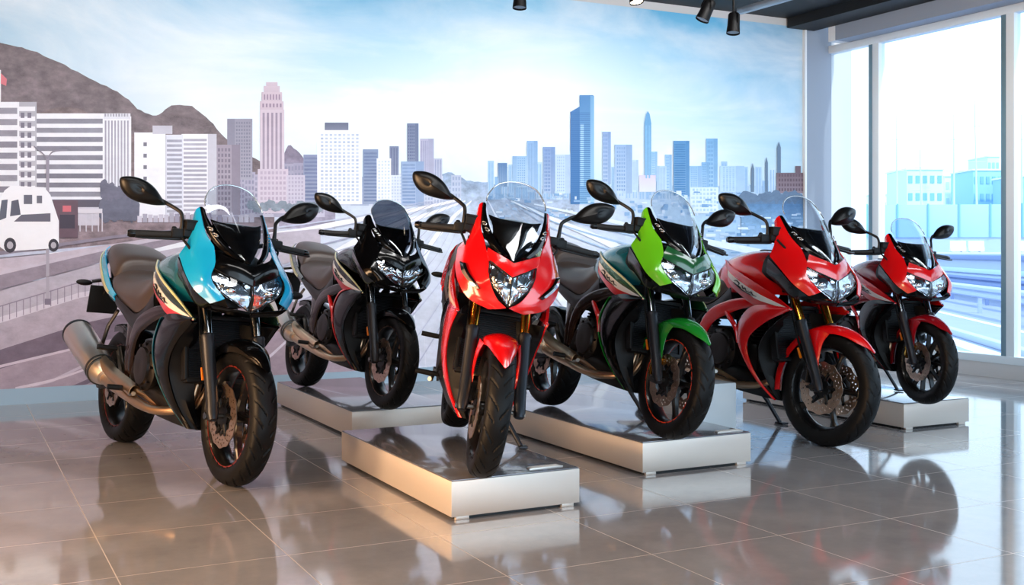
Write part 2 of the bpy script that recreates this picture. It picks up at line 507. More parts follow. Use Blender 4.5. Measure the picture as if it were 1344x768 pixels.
def script():
    # a short black brush-stroke signature on the pale band
    mb = MB(); n = len(U_)
    def P(s, t):
        i = s*(n-1); k = int(i); fr = i-k; a = U_[k]*(1-fr)+U_[min(k+1, n-1)]*fr; b = L_[k]*(1-fr)+L_[min(k+1, n-1)]*fr
        return a+(b-a)*t+V((0, -.0165, 0))
    for st in ([(.30, .50), (.335, .42), (.37, .47), (.36, .58), (.40, .60)], [(.41, .44), (.43, .55), (.455, .47), (.475, .57), (.50, .49)], [(.50, .57), (.53, .46), (.555, .54), (.60, .52)], [(.29, .62), (.42, .66), (.56, .61)]):
        mb.tube([P(*p) for p in st], [.0024, .0042, .0030, .0016], 6, smooth=4)
    return mb
def rider_seat():
    return sections([(-.600, [(0, .935), (.08, .93), (.14, .91), (.172, .872), (.170, .845)]),
                     (-.54, [(0, .915), (.09, .91), (.155, .89), (.192, .845), (.190, .815)]),
                     (-.42, [(0, .885), (.095, .88), (.165, .855), (.203, .805), (.198, .770)]),
                     (-.25, [(0, .880), (.09, .875), (.165, .848), (.208, .780), (.200, .728)]),
                     (-.12, [(0, .908), (.08, .902), (.150, .868), (.203, .780), (.200, .705)]),
                     (-.02, [(0, .945), (.065, .938), (.130, .91), (.190, .83), (.195, .742)]),
                     (.06, [(0, .955), (.05, .95), (.10, .93), (.17, .88), (.185, .80)])], 5, 6)
def pillion_seat():
    return sections([(-.935, [(0, 1.052), (.05, 1.048), (.085, 1.035), (.100, 1.015)]),
                     (-.90, [(0, 1.066), (.06, 1.062), (.105, 1.042), (.122, 1.005)]),
                     (-.78, [(0, 1.056), (.08, 1.050), (.138, 1.020), (.155, .965)]),
                     (-.64, [(0, 1.014), (.09, 1.008), (.150, .975), (.176, .905)]),
                     (-.575, [(0, .982), (.09, .976), (.148, .945), (.178, .872)]),
                     (-.555, [(0, .945), (.08, .94), (.135, .915), (.165, .858)])], 5, 5)
TAIL = [[(-.44, -.206, .785), (-.45, -.214, .765), (-.42, -.204, .740)],
        [(-.56, -.200, .832), (-.59, -.210, .805), (-.58, -.190, .765)],
        [(-.70, -.182, .915), (-.75, -.190, .875), (-.75, -.165, .825)],
        [(-.86, -.150, 1.005), (-.90, -.156, .965), (-.89, -.128, .915)],
        [(-.955, -.098, 1.045), (-.985, -.100, 1.018), (-.975, -.080, .978)]]
def tail(): return MB().shell(surf(TAIL, 5, 5), .006, (-.5, 0, .9))
def tail_trim():
    G = surf(TAIL, 5, 5); k = G.shape[1]//2
    return MB().shell(G[3:, k-2:k+2]+V((-.003, -.004, .001)), .003, (-.5, 0, .9))
def tail_under(): return sections([(-.955, [(0, 1.03), (.06, 1.02), (.075, .98), (.05, .955)]), (-.80, [(0, .99), (.10, .98), (.13, .91), (.10, .86)]), (-.62, [(0, .93), (.12, .92), (.16, .83), (.12, .77)]), (-.42, [(0, .86), (.13, .85), (.175, .76), (.13, .68)]), (-.20, [(0, .84), (.13, .82), (.17, .70), (.12, .62)]), (.05, [(0, .88), (.12, .86), (.165, .74), (.12, .64)])])
def tail_light(): return MB().shell(surf([[(-.968, .05, 1.028), (-.985, 0, 1.034), (-.968, -.05, 1.028)], [(-.985, .05, 1.0), (-1.0, 0, 1.004), (-.985, -.05, 1.0)], [(-.968, .04, .975), (-.985, 0, .976), (-.968, -.04, .975)]], 4, 4), .02, (-.5, 0, .95))
SIDE = [[(-.44, -.206, .776), (-.42, -.208, .735), (-.36, -.190, .690)],
        [(-.30, -.208, .740), (-.29, -.212, .705), (-.26, -.196, .655)],
        [(-.13, -.208, .698), (-.13, -.212, .664), (-.12, -.200, .612)],
        [(-.02, -.206, .726), (-.01, -.212, .690), (.00, -.204, .650)],
        [(.10, -.206, .806), (.12, -.212, .770), (.13, -.208, .720)]]
def side_panel(): return MB().shell(surf(SIDE, 5, 5), .006, (-.2, 0, .72))
def spar():
    p = cr([(.40, -.200, .738), (.22, -.212, .722), (.08, -.214, .690), (-.05, -.212, .640), (-.13, -.204, .560), (-.17, -.192, .460), (-.19, -.176, .350)], 5)
    rows = []
    for i, q in enumerate(p):
        t = p[min(i+1, len(p)-1)]-p[max(i-1, 0)]; t /= np.linalg.norm(t); nrm = V((-t[2], 0, t[0])); w = .020+.020*math.sin(PI*i/(len(p)-1))
        rows.append([q-nrm*w, q-nrm*w*.7+V((0, -.007, 0)), q+nrm*w*.5+V((0, -.003, 0)), q+nrm*w+V((0, .006, 0))])
    return MB().shell(surf(rows, 1, 4), .02, (0, 0, .6))
def spar_plate():
    return MB().shell(surf([[(-.16, -.200, .640), (-.22, -.198, .655), (-.30, -.180, .660)], [(-.19, -.196, .54), (-.235, -.198, .55), (-.28, -.18, .56)], [(-.20, -.19, .44), (-.235, -.194, .44), (-.27, -.178, .44)], [(-.19, -.178, .33), (-.225, -.182, .33), (-.255, -.17, .335)]], 5, 5), .016, (-.2, 0, .5))
F_OUT = [(.605, -.206, .716), (.44, -.224, .722), (.30, -.226, .700), (.205, -.220, .610), (.190, -.210, .510), (.235, -.190, .405), (.305, -.150, .300), (.385, -.095, .208)]
F_IN = [(.600, -.204, .690), (.525, -.212, .640), (.450, -.214, .585), (.390, -.210, .520), (.365, -.200, .450), (.375, -.175, .365), (.395, -.140, .285), (.415, -.085, .205)]
F_IN_RED = [(.600, -.204, .698), (.50, -.216, .658), (.40, -.220, .610), (.300, -.216, .540), (.275, -.206, .465), (.300, -.182, .375), (.340, -.145, .290), (.400, -.090, .205)]
def side_fairing(inn): return lambda: MB().shell(surf([[a, (V(a)*.6+V(b)*.4)+V((0, -.012, 0)), (V(a)*.2+V(b)*.8)+V((0, -.008, 0)), b] for a, b in zip(F_OUT, inn)], 6, 5), .007, (.3, 0, .5))
def edge_stripe(i0, i1, w=.016):
    def f():
        P = crs(F_OUT, 8); Q = crs(F_IN, 8); P, Q = P[i0*8:i1*8+1], Q[i0*8:i1*8+1]; rows = []
        for i, (a, b) in enumerate(zip(P, Q)):
            d = (b-a)/np.linalg.norm(b-a); k = w*min(1., (i+1)/6, (len(P)-i)/6)
            rows.append([a-d*.003+V((0, .002, 0)), a+V((0, -.005, 0)), a+d*k*.6+V((0, -.0095, 0)), a+d*k+V((0, -.0085, 0))])
        return MB().shell(np.array(rows), .004, (.3, 0, .5))
    return f
def z_bar():
    p = cr([(.085, -.212, .668), (.120, -.216, .640), (.170, -.220, .600), (.190, -.218, .560), (.200, -.214, .500)], 5)
    return MB().tube(p, [.010, .014, .014, .011, .006], 8, flat=1.)
def inner_fairing():
    # dark wall between the coloured fairing and the radiator
    P = crs(F_IN, 6); rows = [[a+V((-.004, .004, 0)), a+V((.0, .022, 0)), V((min(a[0]+.015, .50), a[1]*.72, a[2])), V((.43-(.70-a[2])*.10, a[1]*.45, a[2]))] for a in P]
    return MB().shell(np.array(rows), .004, (.2, -.3, .5))
def belly():
    return sections([(.405, [(0, .225), (.04, .222), (.060, .212), (.055, .200)]),
                     (.33, [(0, .30), (.08, .30), (.120, .270), (.095, .208)]),
                     (.20, [(0, .36), (.12, .36), (.162, .320), (.125, .222)]),
                     (.05, [(0, .38), (.14, .38), (.180, .335), (.140, .238)]),
                     (-.10, [(0, .37), (.14, .37), (.180, .330), (.140, .262)])], 5, 5)
def radiator():
    mb = MB()
    R = Matrix.Rotation(math.radians(-14), 3, 'Y')
    mb.box((.425, 0, .57), (.035, .30, .27), R, .006)
    for k in range(26): mb.box(Vector((.425, 0, .57))+R @ Vector((.020, 0, -.125+k*.010)), (.008, .285, .0035), R)
    return mb
def radiator_frame():
    mb = MB(); R = Matrix.Rotation(math.radians(-14), 3, 'Y')
    for s in (-1, 1): mb.box(Vector((.43, s*.158, .57)), (.05, .022, .29), R, .006)
    for s in (-1, 1): mb.box(Vector((.43, 0, .57))+R @ Vector((0, 0, s*.145)), (.05, .32, .022), R, .006)
    return mb
def engine_block():
    mb = MB()
    mb.box((-.02, 0, .43), (.40, .27, .22), None, .03)
    mb.box((.17, 0, .42), (.16, .22, .16), None, .025)
    mb.box((-.17, 0, .50), (.16, .22, .16), None, .03)
    return mb
def cylinder_head():
    mb = MB(); R = Matrix.Rotation(math.radians(28), 3, 'Y')
    for k in range(7): mb.box(Vector((.10, 0, .52))+R @ Vector((0, 0, k*.022)), (.17, .21, .010), R, .003)
    mb.box(Vector((.10, 0, .56))+R @ Vector((0, 0, .02)), (.14, .18, .18), R, .01)
    mb.box(Vector((.10, 0, .52))+R @ Vector((0, 0, .19)), (.18, .23, .07), R, .018)
    return mb
def clutch_cover():
    mb = MB().lathe([(-.135, .125), (-.178, .122), (-.190, .110), (-.194, .092), (-.206, .088), (-.210, .060), (-.207, .02), (-.207, 0)], (.02, 0, .455), seg=40)
    for k in range(9):
        a = k*2*PI/9; c = (.02+.108*math.cos(a), 0, .455+.108*math.sin(a)); mb.cyl((c[0], -.18, c[2]), (c[0], -.200, c[2]), .008, seg=8)
    return mb
def small_cover(): return MB().lathe([(-.13, .075), (-.175, .072), (-.184, .058), (-.186, 0)], (-.15, 0, .43), seg=32)
def generator_cover(): return MB().lathe([(.135, .10), (.175, .098), (.188, .08), (.19, 0)], (.03, 0, .44), seg=36)
def header_pipe():
    mb = MB(); mb.tube([(.28, -.03, .50), (.36, -.05, .46), (.375, -.07, .36), (.33, -.10, .29), (.20, -.165, .265), (.05, -.195, .275), (-.10, -.205, .300), (-.24, -.212, .325), (-.36, -.222, .352), (-.45, -.232, .385)], [.021]*5+[.023, .026, .030, .034, .040], 14, smooth=5)
    mb.tube([(.28, .03, .50), (.35, .02, .45), (.36, -.02, .35), (.30, -.06, .28), (.16, -.135, .285), (.02, -.170, .320), (-.14, -.195, .345), (-.28, -.205, .352)], .019, 12, smooth=5)
    return mb
def header_pipe_short(): return MB().tube([(.28, -.03, .50), (.36, -.05, .46), (.375, -.05, .36), (.33, -.05, .28), (.20, -.06, .215), (.02, -.06, .205), (-.18, -.06, .215), (-.30, -.075, .225)], [.021, .021, .021, .023, .026, .036, .044, .030], 14, smooth=5)
CAN_A, CAN_B = V((-.375, -.232, .365)), V((-.895, -.242, .562))
def canister():
    d = CAN_B-CAN_A; mb = MB(); st = [(0, .042), (.05, .056), (.12, .070), (.5, .077), (.93, .078), (.96, .076)]
    return mb.tube([CAN_A+d*t for t, _ in st], [r for _, r in st], 28)
def canister_cap():
    d = CAN_B-CAN_A; st = [(.945, .0785), (.97, .0805), (.99, .077), (1.01, .066), (1.0, .044), (.975, .040)]
    return MB().tube([CAN_A+d*t for t, _ in st], [r for _, r in st], 28, cap=True)
def canister_clamp():
    d = CAN_B-CAN_A; mb = MB()
    for t0 in (.115, .17): mb.tube([CAN_A+d*t0, CAN_A+d*(t0+.022)], [.0760, .0770], 28)
    mb.tube([CAN_A+d*.55+V((0, .06, .03)), (-.55, -.19, .62), (-.46, -.18, .70)], .010, 8)
    return mb
def heat_shield():
    p = [V((-.04, -.212, .318)), V((-.16, -.222, .345)), V((-.30, -.236, .380)), V((-.42, -.252, .428))]
    return MB().shell(surf([[q+V((0, .012, -.030)), q+V((0, -.014, -.004)), q+V((0, -.004, .030)), q+V((0, .022, .044))] for q in p], 5, 5), .003, (-.2, -.1, .33))
def swingarm():
    mb = MB()
    for s in (-1, 1):
        p = cr([(-.17, s*.105, .385), (-.35, s*.128, .372), (-.55, s*.132, .338), (-.735, s*.132, .302)], 4); rings = []
        for i, q in enumerate(p):
            h = .040-.012*i/(len(p)-1); rings.append([(q[0], q[1]+dy*.014, q[2]+dz*h) for dy, dz in ((-1, -.7), (-.6, -1), (.6, -1), (1, -.7), (1, .7), (.6, 1), (-.6, 1), (-1, .7))])
        mb.rings(rings if s > 0 else rings)
    mb.tube([(-.28, -.12, .378), (-.28, .12, .378)], .028, 12)
    return mb
def rear_axle():
    mb = MB().cyl((RX, -.158, WR), (RX, .158, WR), .011); mb.cyl((RX, -.166, WR), (RX, -.148, WR), .019, seg=6); return mb
def rear_caliper(): return MB().box((-.615, -.100, .385), (.10, .05, .055), Matrix.Rotation(math.radians(-25), 3, 'Y'), .012)
def shock(): 
    mb = MB().tube([(-.33, 0, .46), (-.22, 0, .74)], .022, 12)
    for k in range(14): mb.lathe([(0, .030), (.006, .036), (.012, .030)], (-.33+.11*(k+1)/16-.0, 0, .46+.28*(k+1)/16), 'z', 16)
    return mb
def hugger():
    rows = []
    for a in np.radians(np.linspace(-12, 78, 9)):
        r = .330; c = (RX+r*math.sin(a), WR+r*math.cos(a))
        rows.append([(c[0], -.083, c[1]-.045), (c[0], -.076, c[1]-.006), (c[0], 0, c[1]+.006), (c[0], .076, c[1]-.006), (c[0], .083, c[1]-.045)])
    return MB().shell(surf(rows, 2, 4), .004, (RX, 0, WR))
def rear_mudguard():
    p = [(-.80, 0, .90), (-.90, 0, .885), (-.985, -.01, .85), (-1.035, -.02, .78)]
    return MB().shell(surf([[V(q)+V((0, .07, -.02)), V(q)+V((0, .05, .0)), V(q)+V((0, -.05, .0)), V(q)+V((0, -.07, -.02))] for q in p], 4, 4), .008, (-.8, 0, .6))
def plate_board(): return MB().box((-1.035, -.075, .745), (.010, .165, .155), Matrix.Rotation(math.radians(10), 3, 'Y'), .004)
def rear_signal(s):
    def f():
        mb = MB().tube([(-.955, s*.06, .865), (-.975, s*.145, .845), (-.98, s*.165, .840)], .009, 8)
        mb.ball((-.982, s*.205, .832), (.017, .045, .017), 14, 8); return mb
    return f
def front_signal(s):
    def f():
        mb = MB().tube([(.56, s*.19, .86), (.575, s*.225, .852), (.58, s*.245, .850)], .010, 8)
        mb.ball((.582, s*.280, .848), (.018, .042, .019), 14, 8); return mb
    return f
FK = lambda z: .737-(z-.304)*.485
def fork_slider(s):
    def f():
        mb = MB().tube([(FK(.285), s*.128, .285), (FK(.31), s*.128, .31), (FK(.36), s*.124, .36), (FK(.62), s*.120, .62), (FK(.632), s*.120, .632), (FK(.640), s*.120, .640)], [.020, .026, .027, .029, .033, .030], 20)
        mb.box((FX+.012, s*.122, .302), (.065, .030, .046), None, .010); return mb
    return f
def fork_tube(s): return lambda: MB().tube([(FK(.63), s*.119, .63), (FK(.88), s*.112, .88)], .0225, 20)
def axle(): 
    mb = MB().cyl((FX+.006, -.150, WR), (FX+.006, .150, WR), .010)
    for s in (-1, 1): mb.cyl((FX+.006, s*.140, WR), (FX+.006, s*.156, WR), .016, seg=6)
    return mb
def triple_clamp():
    mb = MB()
    for z in (.80, .985): mb.prism([(FK(z)-.045, -.15), (FK(z)+.03, -.155), (FK(z)+.045, -.06), (FK(z)+.045, .06), (FK(z)+.03, .155), (FK(z)-.045, .15), (FK(z)-.08, .05), (FK(z)-.08, -.05)], 'z', z-.016, z+.016, .005)
    for s in (-1, 1): mb.tube([(FK(.86), s*.112, .86), (FK(1.0), s*.110, 1.0)], .028, 14)
    return mb
def caliper():
    mb = MB().box((.640, -.082, .375), (.055, .052, .105), Matrix.Rotation(math.radians(26), 3, 'Y'), .012)
    mb.cyl((.632, -.112, .395), (.632, -.098, .395), .014, seg=14); mb.cyl((.648, -.112, .352), (.648, -.098, .352), .014, seg=14)
    mb.tube([(.66, -.12, .42), (.655, -.124, .32)], .010, 8)
    return mb
def fork_reflector(): return MB().box((.600, -.135, .470), (.012, .012, .060), Matrix.Rotation(math.radians(-26), 3, 'Y'), .004)
def brake_hose(): return MB().tube([(.46, -.235, 1.06), (.52, -.20, .98), (.50, -.15, .80), (.56, -.140, .60), (.615, -.128, .46), (.632, -.105, .42)], .006, 8, smooth=5)
def fender(long_):
    def f():
        rows = []
        a1 = -98 if long_ else -58
        for d in np.linspace(36, a1, 14):
            a = math.radians(d); r = .324; 
            t = (36-d)/(36-a1); w = .040+.040*min(1, t*2.6)**.7; drop = .016+.034*min(1, t*2.5)
            row = []
            for col, (yy, dr) in enumerate(((1., -drop), (.93, -.012), (.45, .008), (0, .014), (-.45, .008), (-.93, -.012), (-1., -drop))):
                a2 = a+math.radians(15)*(1-abs(yy)**1.6)*max(0., 1-t*2.4)       # the nose dips forward in the middle
                row.append(((FX+(r+dr)*math.sin(a2)), w*yy, WR+(r+dr)*math.cos(a2)))
            rows.append(row)
        return MB().shell(surf(rows, 3, 3), .005, (FX, 0, WR))
    return f
def fender_side(s):
    def f():
        # cheek of the fender that runs down beside the fork leg
        return MB().shell(surf([[(.735, s*.080, .585), (.680, s*.094, .600), (.600, s*.082, .585)], [(.712, s*.094, .535), (.682, s*.104, .530), (.640, s*.098, .520)], [(.704, s*.100, .470), (.688, s*.106, .462), (.668, s*.100, .458)], [(.702, s*.098, .408), (.696, s*.102, .400), (.688, s*.098, .402)]], 5, 4), .005, (.65, 0, .5))
    return f
def handlebar(): return MB().tube([(.352, .43, 1.06), (.375, .33, 1.066), (.405, .225, 1.075), (.430, .14, 1.062), (.415, .06, 1.035), (.405, 0, 1.030), (.415, -.06, 1.035), (.430, -.14, 1.062), (.405, -.225, 1.075), (.375, -.33, 1.066), (.352, -.43, 1.06)], .0115, 12, smooth=4)
def grip(s): return lambda: MB().tube([(.395, s*.262, 1.072), (.384, s*.30, 1.069), (.357, s*.412, 1.061)], [.019, .0165, .0165], 16)
def bar_end(s): return lambda: MB().tube([(.357, s*.412, 1.061), (.352, s*.432, 1.060), (.349, s*.444, 1.0595)], [.017, .018, .013], 14)
def switchgear(s):
    def f():
        mb = MB().box((.408, s*.240, 1.078), (.052, .055, .050), Matrix.Rotation(s*.2, 3, 'Z'), .010)
        mb.box((.430, s*.200, 1.088), (.040, .05, .040), None, .008); mb.ball((.392, s*.250, 1.105), (.010, .012, .008), 8, 6); return mb
    return f
def reservoir(): 
    mb = MB().box((.440, -.190, 1.118), (.042, .062, .040), None, .007); mb.box((.440, -.190, 1.141), (.046, .066, .010), None, .003); return mb
def lever(s): return lambda: MB().tube([(.435, s*.215, 1.060), (.452, s*.245, 1.055), (.445, s*.30, 1.050), (.418, s*.39, 1.044), (.402, s*.425, 1.046)], [.009, .010, .008, .006, .008], 10, smooth=4, flat=.7)
def cables(): 
    mb = MB()
    for i, (y0, z0) in enumerate(((.21, 1.06), (.19, 1.05), (-.19, 1.05))): mb.tube([(.44, y0, z0), (.50, y0*1.02, z0-.02), (.53, y0*.75, z0-.09), (.47, y0*.4, z0-.16), (.40, y0*.2, .84)], .0055, 8, smooth=5)
    return mb
def mirror_stem(s): return lambda: MB().tube([(.418, s*.226, 1.085), (.420, s*.227, 1.130), (.412, s*.230, 1.165), (.395, s*.240, 1.185), (.350, s*.285, 1.215), (.338, s*.315, 1.228)], [.012, .009, .0085, .009, .009, .011], 12, smooth=4)
MIRROR = [(-.288, 1.206), (-.315, 1.245), (-.345, 1.278), (-.385, 1.302), (-.430, 1.312), (-.470, 1.309), (-.490, 1.298), (-.487, 1.268), (-.468, 1.238), (-.438, 1.216), (-.395, 1.204), (-.335, 1.200)]
def mirror_shell(s):
    def f():
        P = np.array(list(crs(MIRROR+[MIRROR[0]], 4))[:-1]); c = P.mean(0)+V((-.0, 0)); mb = MB(); rings = []
        for k, dx in ((1., -.010), (1.03, .0), (1., .012), (.86, .028), (.6, .040), (.3, .045), (.05, .046)):
            rings.append([(.342+dx-(abs(p[0])-.30)*.10, s*-(c[0]+(p[0]-c[0])*k), c[1]+(p[1]-c[1])*k) for p in P])
        mb.rings(rings if s < 0 else [r[::-1] for r in rings]); return mb
    return f
def mirror_face(s):
    def f():
        P = np.array(list(crs(MIRROR+[MIRROR[0]], 4))[:-1]); c = P.mean(0); mb = MB()
        r0 = [(.331-(abs(p[0])-.30)*.10, s*-(c[0]+(p[0]-c[0])*.93), c[1]+(p[1]-c[1])*.93) for p in P]; r1 = [(x-.004, y, z) for x, y, z in r0]
        mb.rings([r1, r0] if s < 0 else [r1[::-1], r0[::-1]]); return mb
    return f
def peg(x, s, z): return lambda: MB().tube([(x, s*.18, z), (x-.005, s*.215, z), (x-.012, s*.30, z+.004)], [.010, .014, .013], 12)
def pedal(): return MB().tube([(-.16, -.20, .34), (-.08, -.215, .31), (.02, -.222, .32), (.05, -.235, .325)], [.010, .008, .008, .011], 8, smooth=4)
def peg_bracket(): 
    return MB().prism([(-.17, .40), (-.10, .33), (-.13, .30), (-.22, .33), (-.30, .42), (-.38, .52), (-.40, .50), (-.30, .36)], 'y', -.186, -.172, .003)
def filler_cap(): return MB().lathe([(0, .048), (.012, .048), (.016, .040), (.014, .030), (.014, 0)], (.17, 0, 1.018), 'z', 32)
def chain_guard(): return MB().box((-.45, .150, .40), (.42, .012, .05), Matrix.Rotation(math.radians(-5), 3, 'Y'), .005)
def slit_frame(): return MB().shell(surf([[(.600, -.222, .924), (.640, -.206, .918)], [(.650, -.205, .872), (.684, -.182, .872)], [(.712, -.142, .812), (.722, -.128, .818)]], 4, 3)+V((.006, -.010, 0)), .010, IN)
def slit_lens(): return MB().shell(surf([[(.612, -.218, .916), (.636, -.206, .913)], [(.656, -.202, .872), (.680, -.184, .872)], [(.702, -.152, .822), (.712, -.140, .826)]], 4, 3)+V((.010, -.014, 0)), .008, IN)
def stand_leg(z): return lambda: MB().tube([(-.06, .13, .27), (-.01, .20, .16), (.03, .275, z+.012)], [.015, .013, .012], 10)
def stand_foot(z): return lambda: MB().box((.035, .285, z+.008), (.07, .045, .012), Matrix.Rotation(math.atan2(z, .285), 3, 'X'), .004)

def mirrored(fn): return lambda: fn().flipped()

def make_bike(k, pos, heading, scale, lean, label):
    """k: colour scheme"""
    b = empty('motorcycle', pos, 0, label, 'motorcycle', 'motorcycles on show')
    b.rotation_euler = (-lean, 0, heading); b.scale = (scale,)*3
    P = lambda key, name, fn, m, par=b: part(key, name, fn, m, par)
    def both(key, name, fn, m, par=b):
        P(key+'R', name, fn, m, par); return P(key+'L', name, mirrored(fn), m, par)
    v3 = k.get('centre', False); wide = k.get('wide', False)
    fw = make_wheel('front_wheel', FX, b, k['stripe'], k.get('paired', False), True)
    make_wheel('rear_wheel', RX, b, k['stripe'], k.get('paired', False), False)
    # chassis and engine
    P('engine', 'engine_block', engine_block, 'engine_grey'); P('cyl', 'cylinder', cylinder_head, 'engine_dark')
    P('clutch', 'clutch_cover', clutch_cover, 'engine_grey'); P('scov', 'sprocket_cover', small_cover, 'engine_grey'); P('gen', 'generator_cover', generator_cover, 'engine_grey')
    P('rad', 'radiator', radiator, 'radiator_core'); P('radf', 'radiator_frame', radiator_frame, 'black_plastic')
    both('spar', 'frame_spar', spar, k['spar']); both('splate', 'pivot_plate', spar_plate, 'frame_bronze')
    P('swing', 'swingarm', swingarm, 'slider_grey'); P('raxle', 'rear_axle', rear_axle, 'bolt'); P('rcal', 'rear_caliper', rear_caliper, 'engine_dark')
    P('shock', 'rear_shock', shock, 'slider_grey'); P('hug', 'rear_hugger', hugger, 'black_gloss'); P('cguard', 'chain_guard', chain_guard, 'black_plastic')
    both('pegb', 'peg_bracket', peg_bracket, 'alloy'); P('pedal', 'brake_pedal', pedal, 'alloy')
    for s in (-1, 1): P('peg%d' % s, 'foot_peg', peg(-.12, s, .335), 'black_plastic'); P('ppeg%d' % s, 'pillion_peg', peg(-.39, s*.94, .510), 'black_plastic')
    # exhaust
    if v3: P('head3', 'header_pipe', header_pipe_short, 'header_steel')
    else:
        ex = P('can', 'exhaust', canister, 'brushed_steel')
        P('cap', 'end_cap', canister_cap, 'slider_grey', ex); P('clamp', 'exhaust_clamp', canister_clamp, 'bolt', ex)
        P('head', 'header_pipe', header_pipe, 'header_steel', ex); P('shield', 'heat_shield', heat_shield, 'header_steel', ex)
    # fork
    fk = empty('fork'); fk.parent = b
    for s in (-1, 1): P('slid%d' % s, 'fork_slider', fork_slider(s), 'slider_grey', fk); P('tube%d' % s, 'fork_tube', fork_tube(s), k['fork'], fk)
    P('axle', 'front_axle', axle, 'bolt', fk); P('clampt', 'triple_clamp', triple_clamp, 'black_satin', fk)
    P('cal', 'front_caliper', caliper, 'fork_gold' if k.get('gold_caliper') else 'engine_dark', fk); P('refl', 'fork_reflector', fork_reflector, 'amber', fk); P('hose', 'brake_hose', brake_hose, 'rubber', fk)
    fd = P('fender%d' % k['long'], 'front_fender', fender(k['long']), k['fender'])
    if k['fender'] != 'black_gloss':
        for s in (-1, 1): P('fside%d' % s, 'fender_cheek', fender_side(s), k['fender'], fd)
    # controls
    hb = P('bar', 'handlebar', handlebar, 'black_satin')
    for s in (-1, 1):
        P('grip%d' % s, 'grip', grip(s), 'grip_rubber', hb); P('bend%d' % s, 'bar_end', bar_end(s), 'black_gloss', hb)
        P('switch%d' % s, 'switchgear', switchgear(s), 'black_plastic', hb); P('lever%d' % s, 'lever', lever(s), 'black_satin', hb)
        mr = P('mshell%d' % s, 'mirror', mirror_shell(s), 'black_satin')
        P('mstem%d' % s, 'mirror_stem', mirror_stem(s), 'black_satin', mr); P('mface%d' % s, 'mirror_glass', mirror_face(s), 'mirror_glass', mr)
        if s > 0 and k.get('signal'): P('fsig%d' % s, 'turn_signal', front_signal(s), 'black_plastic')
        P('rsig%d' % s, 'turn_signal', rear_signal(s), 'black_plastic')
    P('resv', 'brake_reservoir', reservoir, 'black_plastic', hb); P('cab', 'control_cables', cables, 'rubber', hb)
    # seats and tail
    P('rseat', 'rider_seat', rider_seat, 'seat_vinyl'); P('pseat', 'pillion_seat', pillion_seat, 'seat_vinyl')
    P('under', 'seat_base', tail_under, 'black_plastic')
    for sd in ('R', 'L'):
        mf = mirrored if sd == 'L' else (lambda f: f)
        t = P('tail'+sd, 'tail_cowl', mf(tail), k['tail']); P('ttrim'+sd, 'trim_stripe', mf(tail_trim), k['trim'], t)
    both('side', 'side_panel', side_panel, 'black_satin')
    P('tlight', 'tail_light', tail_light, 'red_lens')
    rm = P('rmud', 'rear_mudguard', rear_mudguard, 'black_plastic'); P('board', 'plate_board', plate_board, 'plate_black', rm)
    # tank
    tk = P('tank', 'fuel_tank', tank, k['tank']); P('cap_f', 'filler_cap', filler_cap, 'slider_grey', tk)
    for sd in ('R', 'L'):
        mf = mirrored if sd == 'L' else (lambda f: f)
        c = P('cover'+sd, 'tank_cover', mf(band(0, 1, 0, .010)), k['cover'])
        P('cream'+sd, 'pinstripe', mf(band(-.02, .075, .003, .006)), k['trim'], c)
        P('white'+sd, 'pale_band', mf(band(.36, .66, .003, .006, 4)), 'white_decal', c)
        P('redb'+sd, 'red_band', mf(band(.66, 1.02, .003, .006, 4)), k['band'], c)
        P('script'+sd, 'script_mark', mf(script), 'ink', c)
    # fairing
    P('liner', 'fairing_liner', inner_cowl, 'black_plastic'); P('dash', 'dash_hood', dash, 'black_gloss')
    P('nose%d' % v3, 'nose_panel', nose(NOSE3 if v3 else NOSE), k['nose'])
    g = LENS3 if v3 else (LENS2 if wide else LENS)
    for sd in ('R', 'L'):
        mf = mirrored if sd == 'L' else (lambda f: f)
        P('cowl%d' % v3+sd, 'side_cowl', mf(cowl(COWL3 if v3 else COWL)), k['cowl'])
        br = P('brk'+sd, 'screen_bracket', mf(bracket), 'black_gloss'); P('bmk'+sd, 'bracket_mark', mf(bracket_mark), 'silver_mark', br)
        if not v3: P('upper'+sd, 'upper_fairing', mf(upper_fairing), 'black_gloss')
        ln = P('lens%d%d' % (v3, wide)+sd, 'headlight', mf(lens(g)), 'lens_clear')
        P('refl%d%d' % (v3, wide)+sd, 'headlight_reflector', mf(reflector(g, 3 if sd == 'R' else 5)), 'reflector', ln)
        P('bulb%d%d' % (v3, wide)+sd, 'headlight_bulb', mf(bulb(g)), 'chrome', ln); P('lrim%d%d' % (v3, wide)+sd, 'headlight_rim', mf(lens_rim(g)), 'black_plastic', ln)
        if v3:
            sl = P('slitf'+sd, 'position_light', mf(slit_frame), 'black_gloss'); P('slitl'+sd, 'position_lens', mf(slit_lens), 'reflector', sl)
        red = k.get('boomerang', False)
        sf = P('sfair%d' % red+sd, 'side_fairing', mf(side_fairing(F_IN_RED if red else F_IN)), k['fairing'])
        if k['edge']: P('edge%d' % k.get('e0', 3)+sd, 'edge_stripe', mf(edge_stripe(k.get('e0', 3), 7)), k['edge'], sf)
        if k['zbar']: P('zbar'+sd, 'frame_brace', mf(z_bar), k['zbar'])
        P('ifair'+sd, 'inner_fairing', mf(inner_fairing), 'black_plastic')
    P('belly', 'belly_pan', belly, 'black_satin')
    sc = P('screen', 'windscreen', screen, k['screen']); P('srim', 'screen_edge', screen_rim, 'silver_mark', sc)
    if k.get('steer'):
        ax = Vector((-.485, 0, 1)).normalized(); pt = Vector((FK(.9)-.04, 0, .9))
        S = Matrix.Translation(pt) @ Matrix.Rotation(math.radians(k['steer']), 4, ax) @ Matrix.Translation(-pt)
        for o in (fw, fk, fd): o.matrix_basis = S @ o.matrix_basis
    # side stand on the left
    z = .285*math.tan(lean)
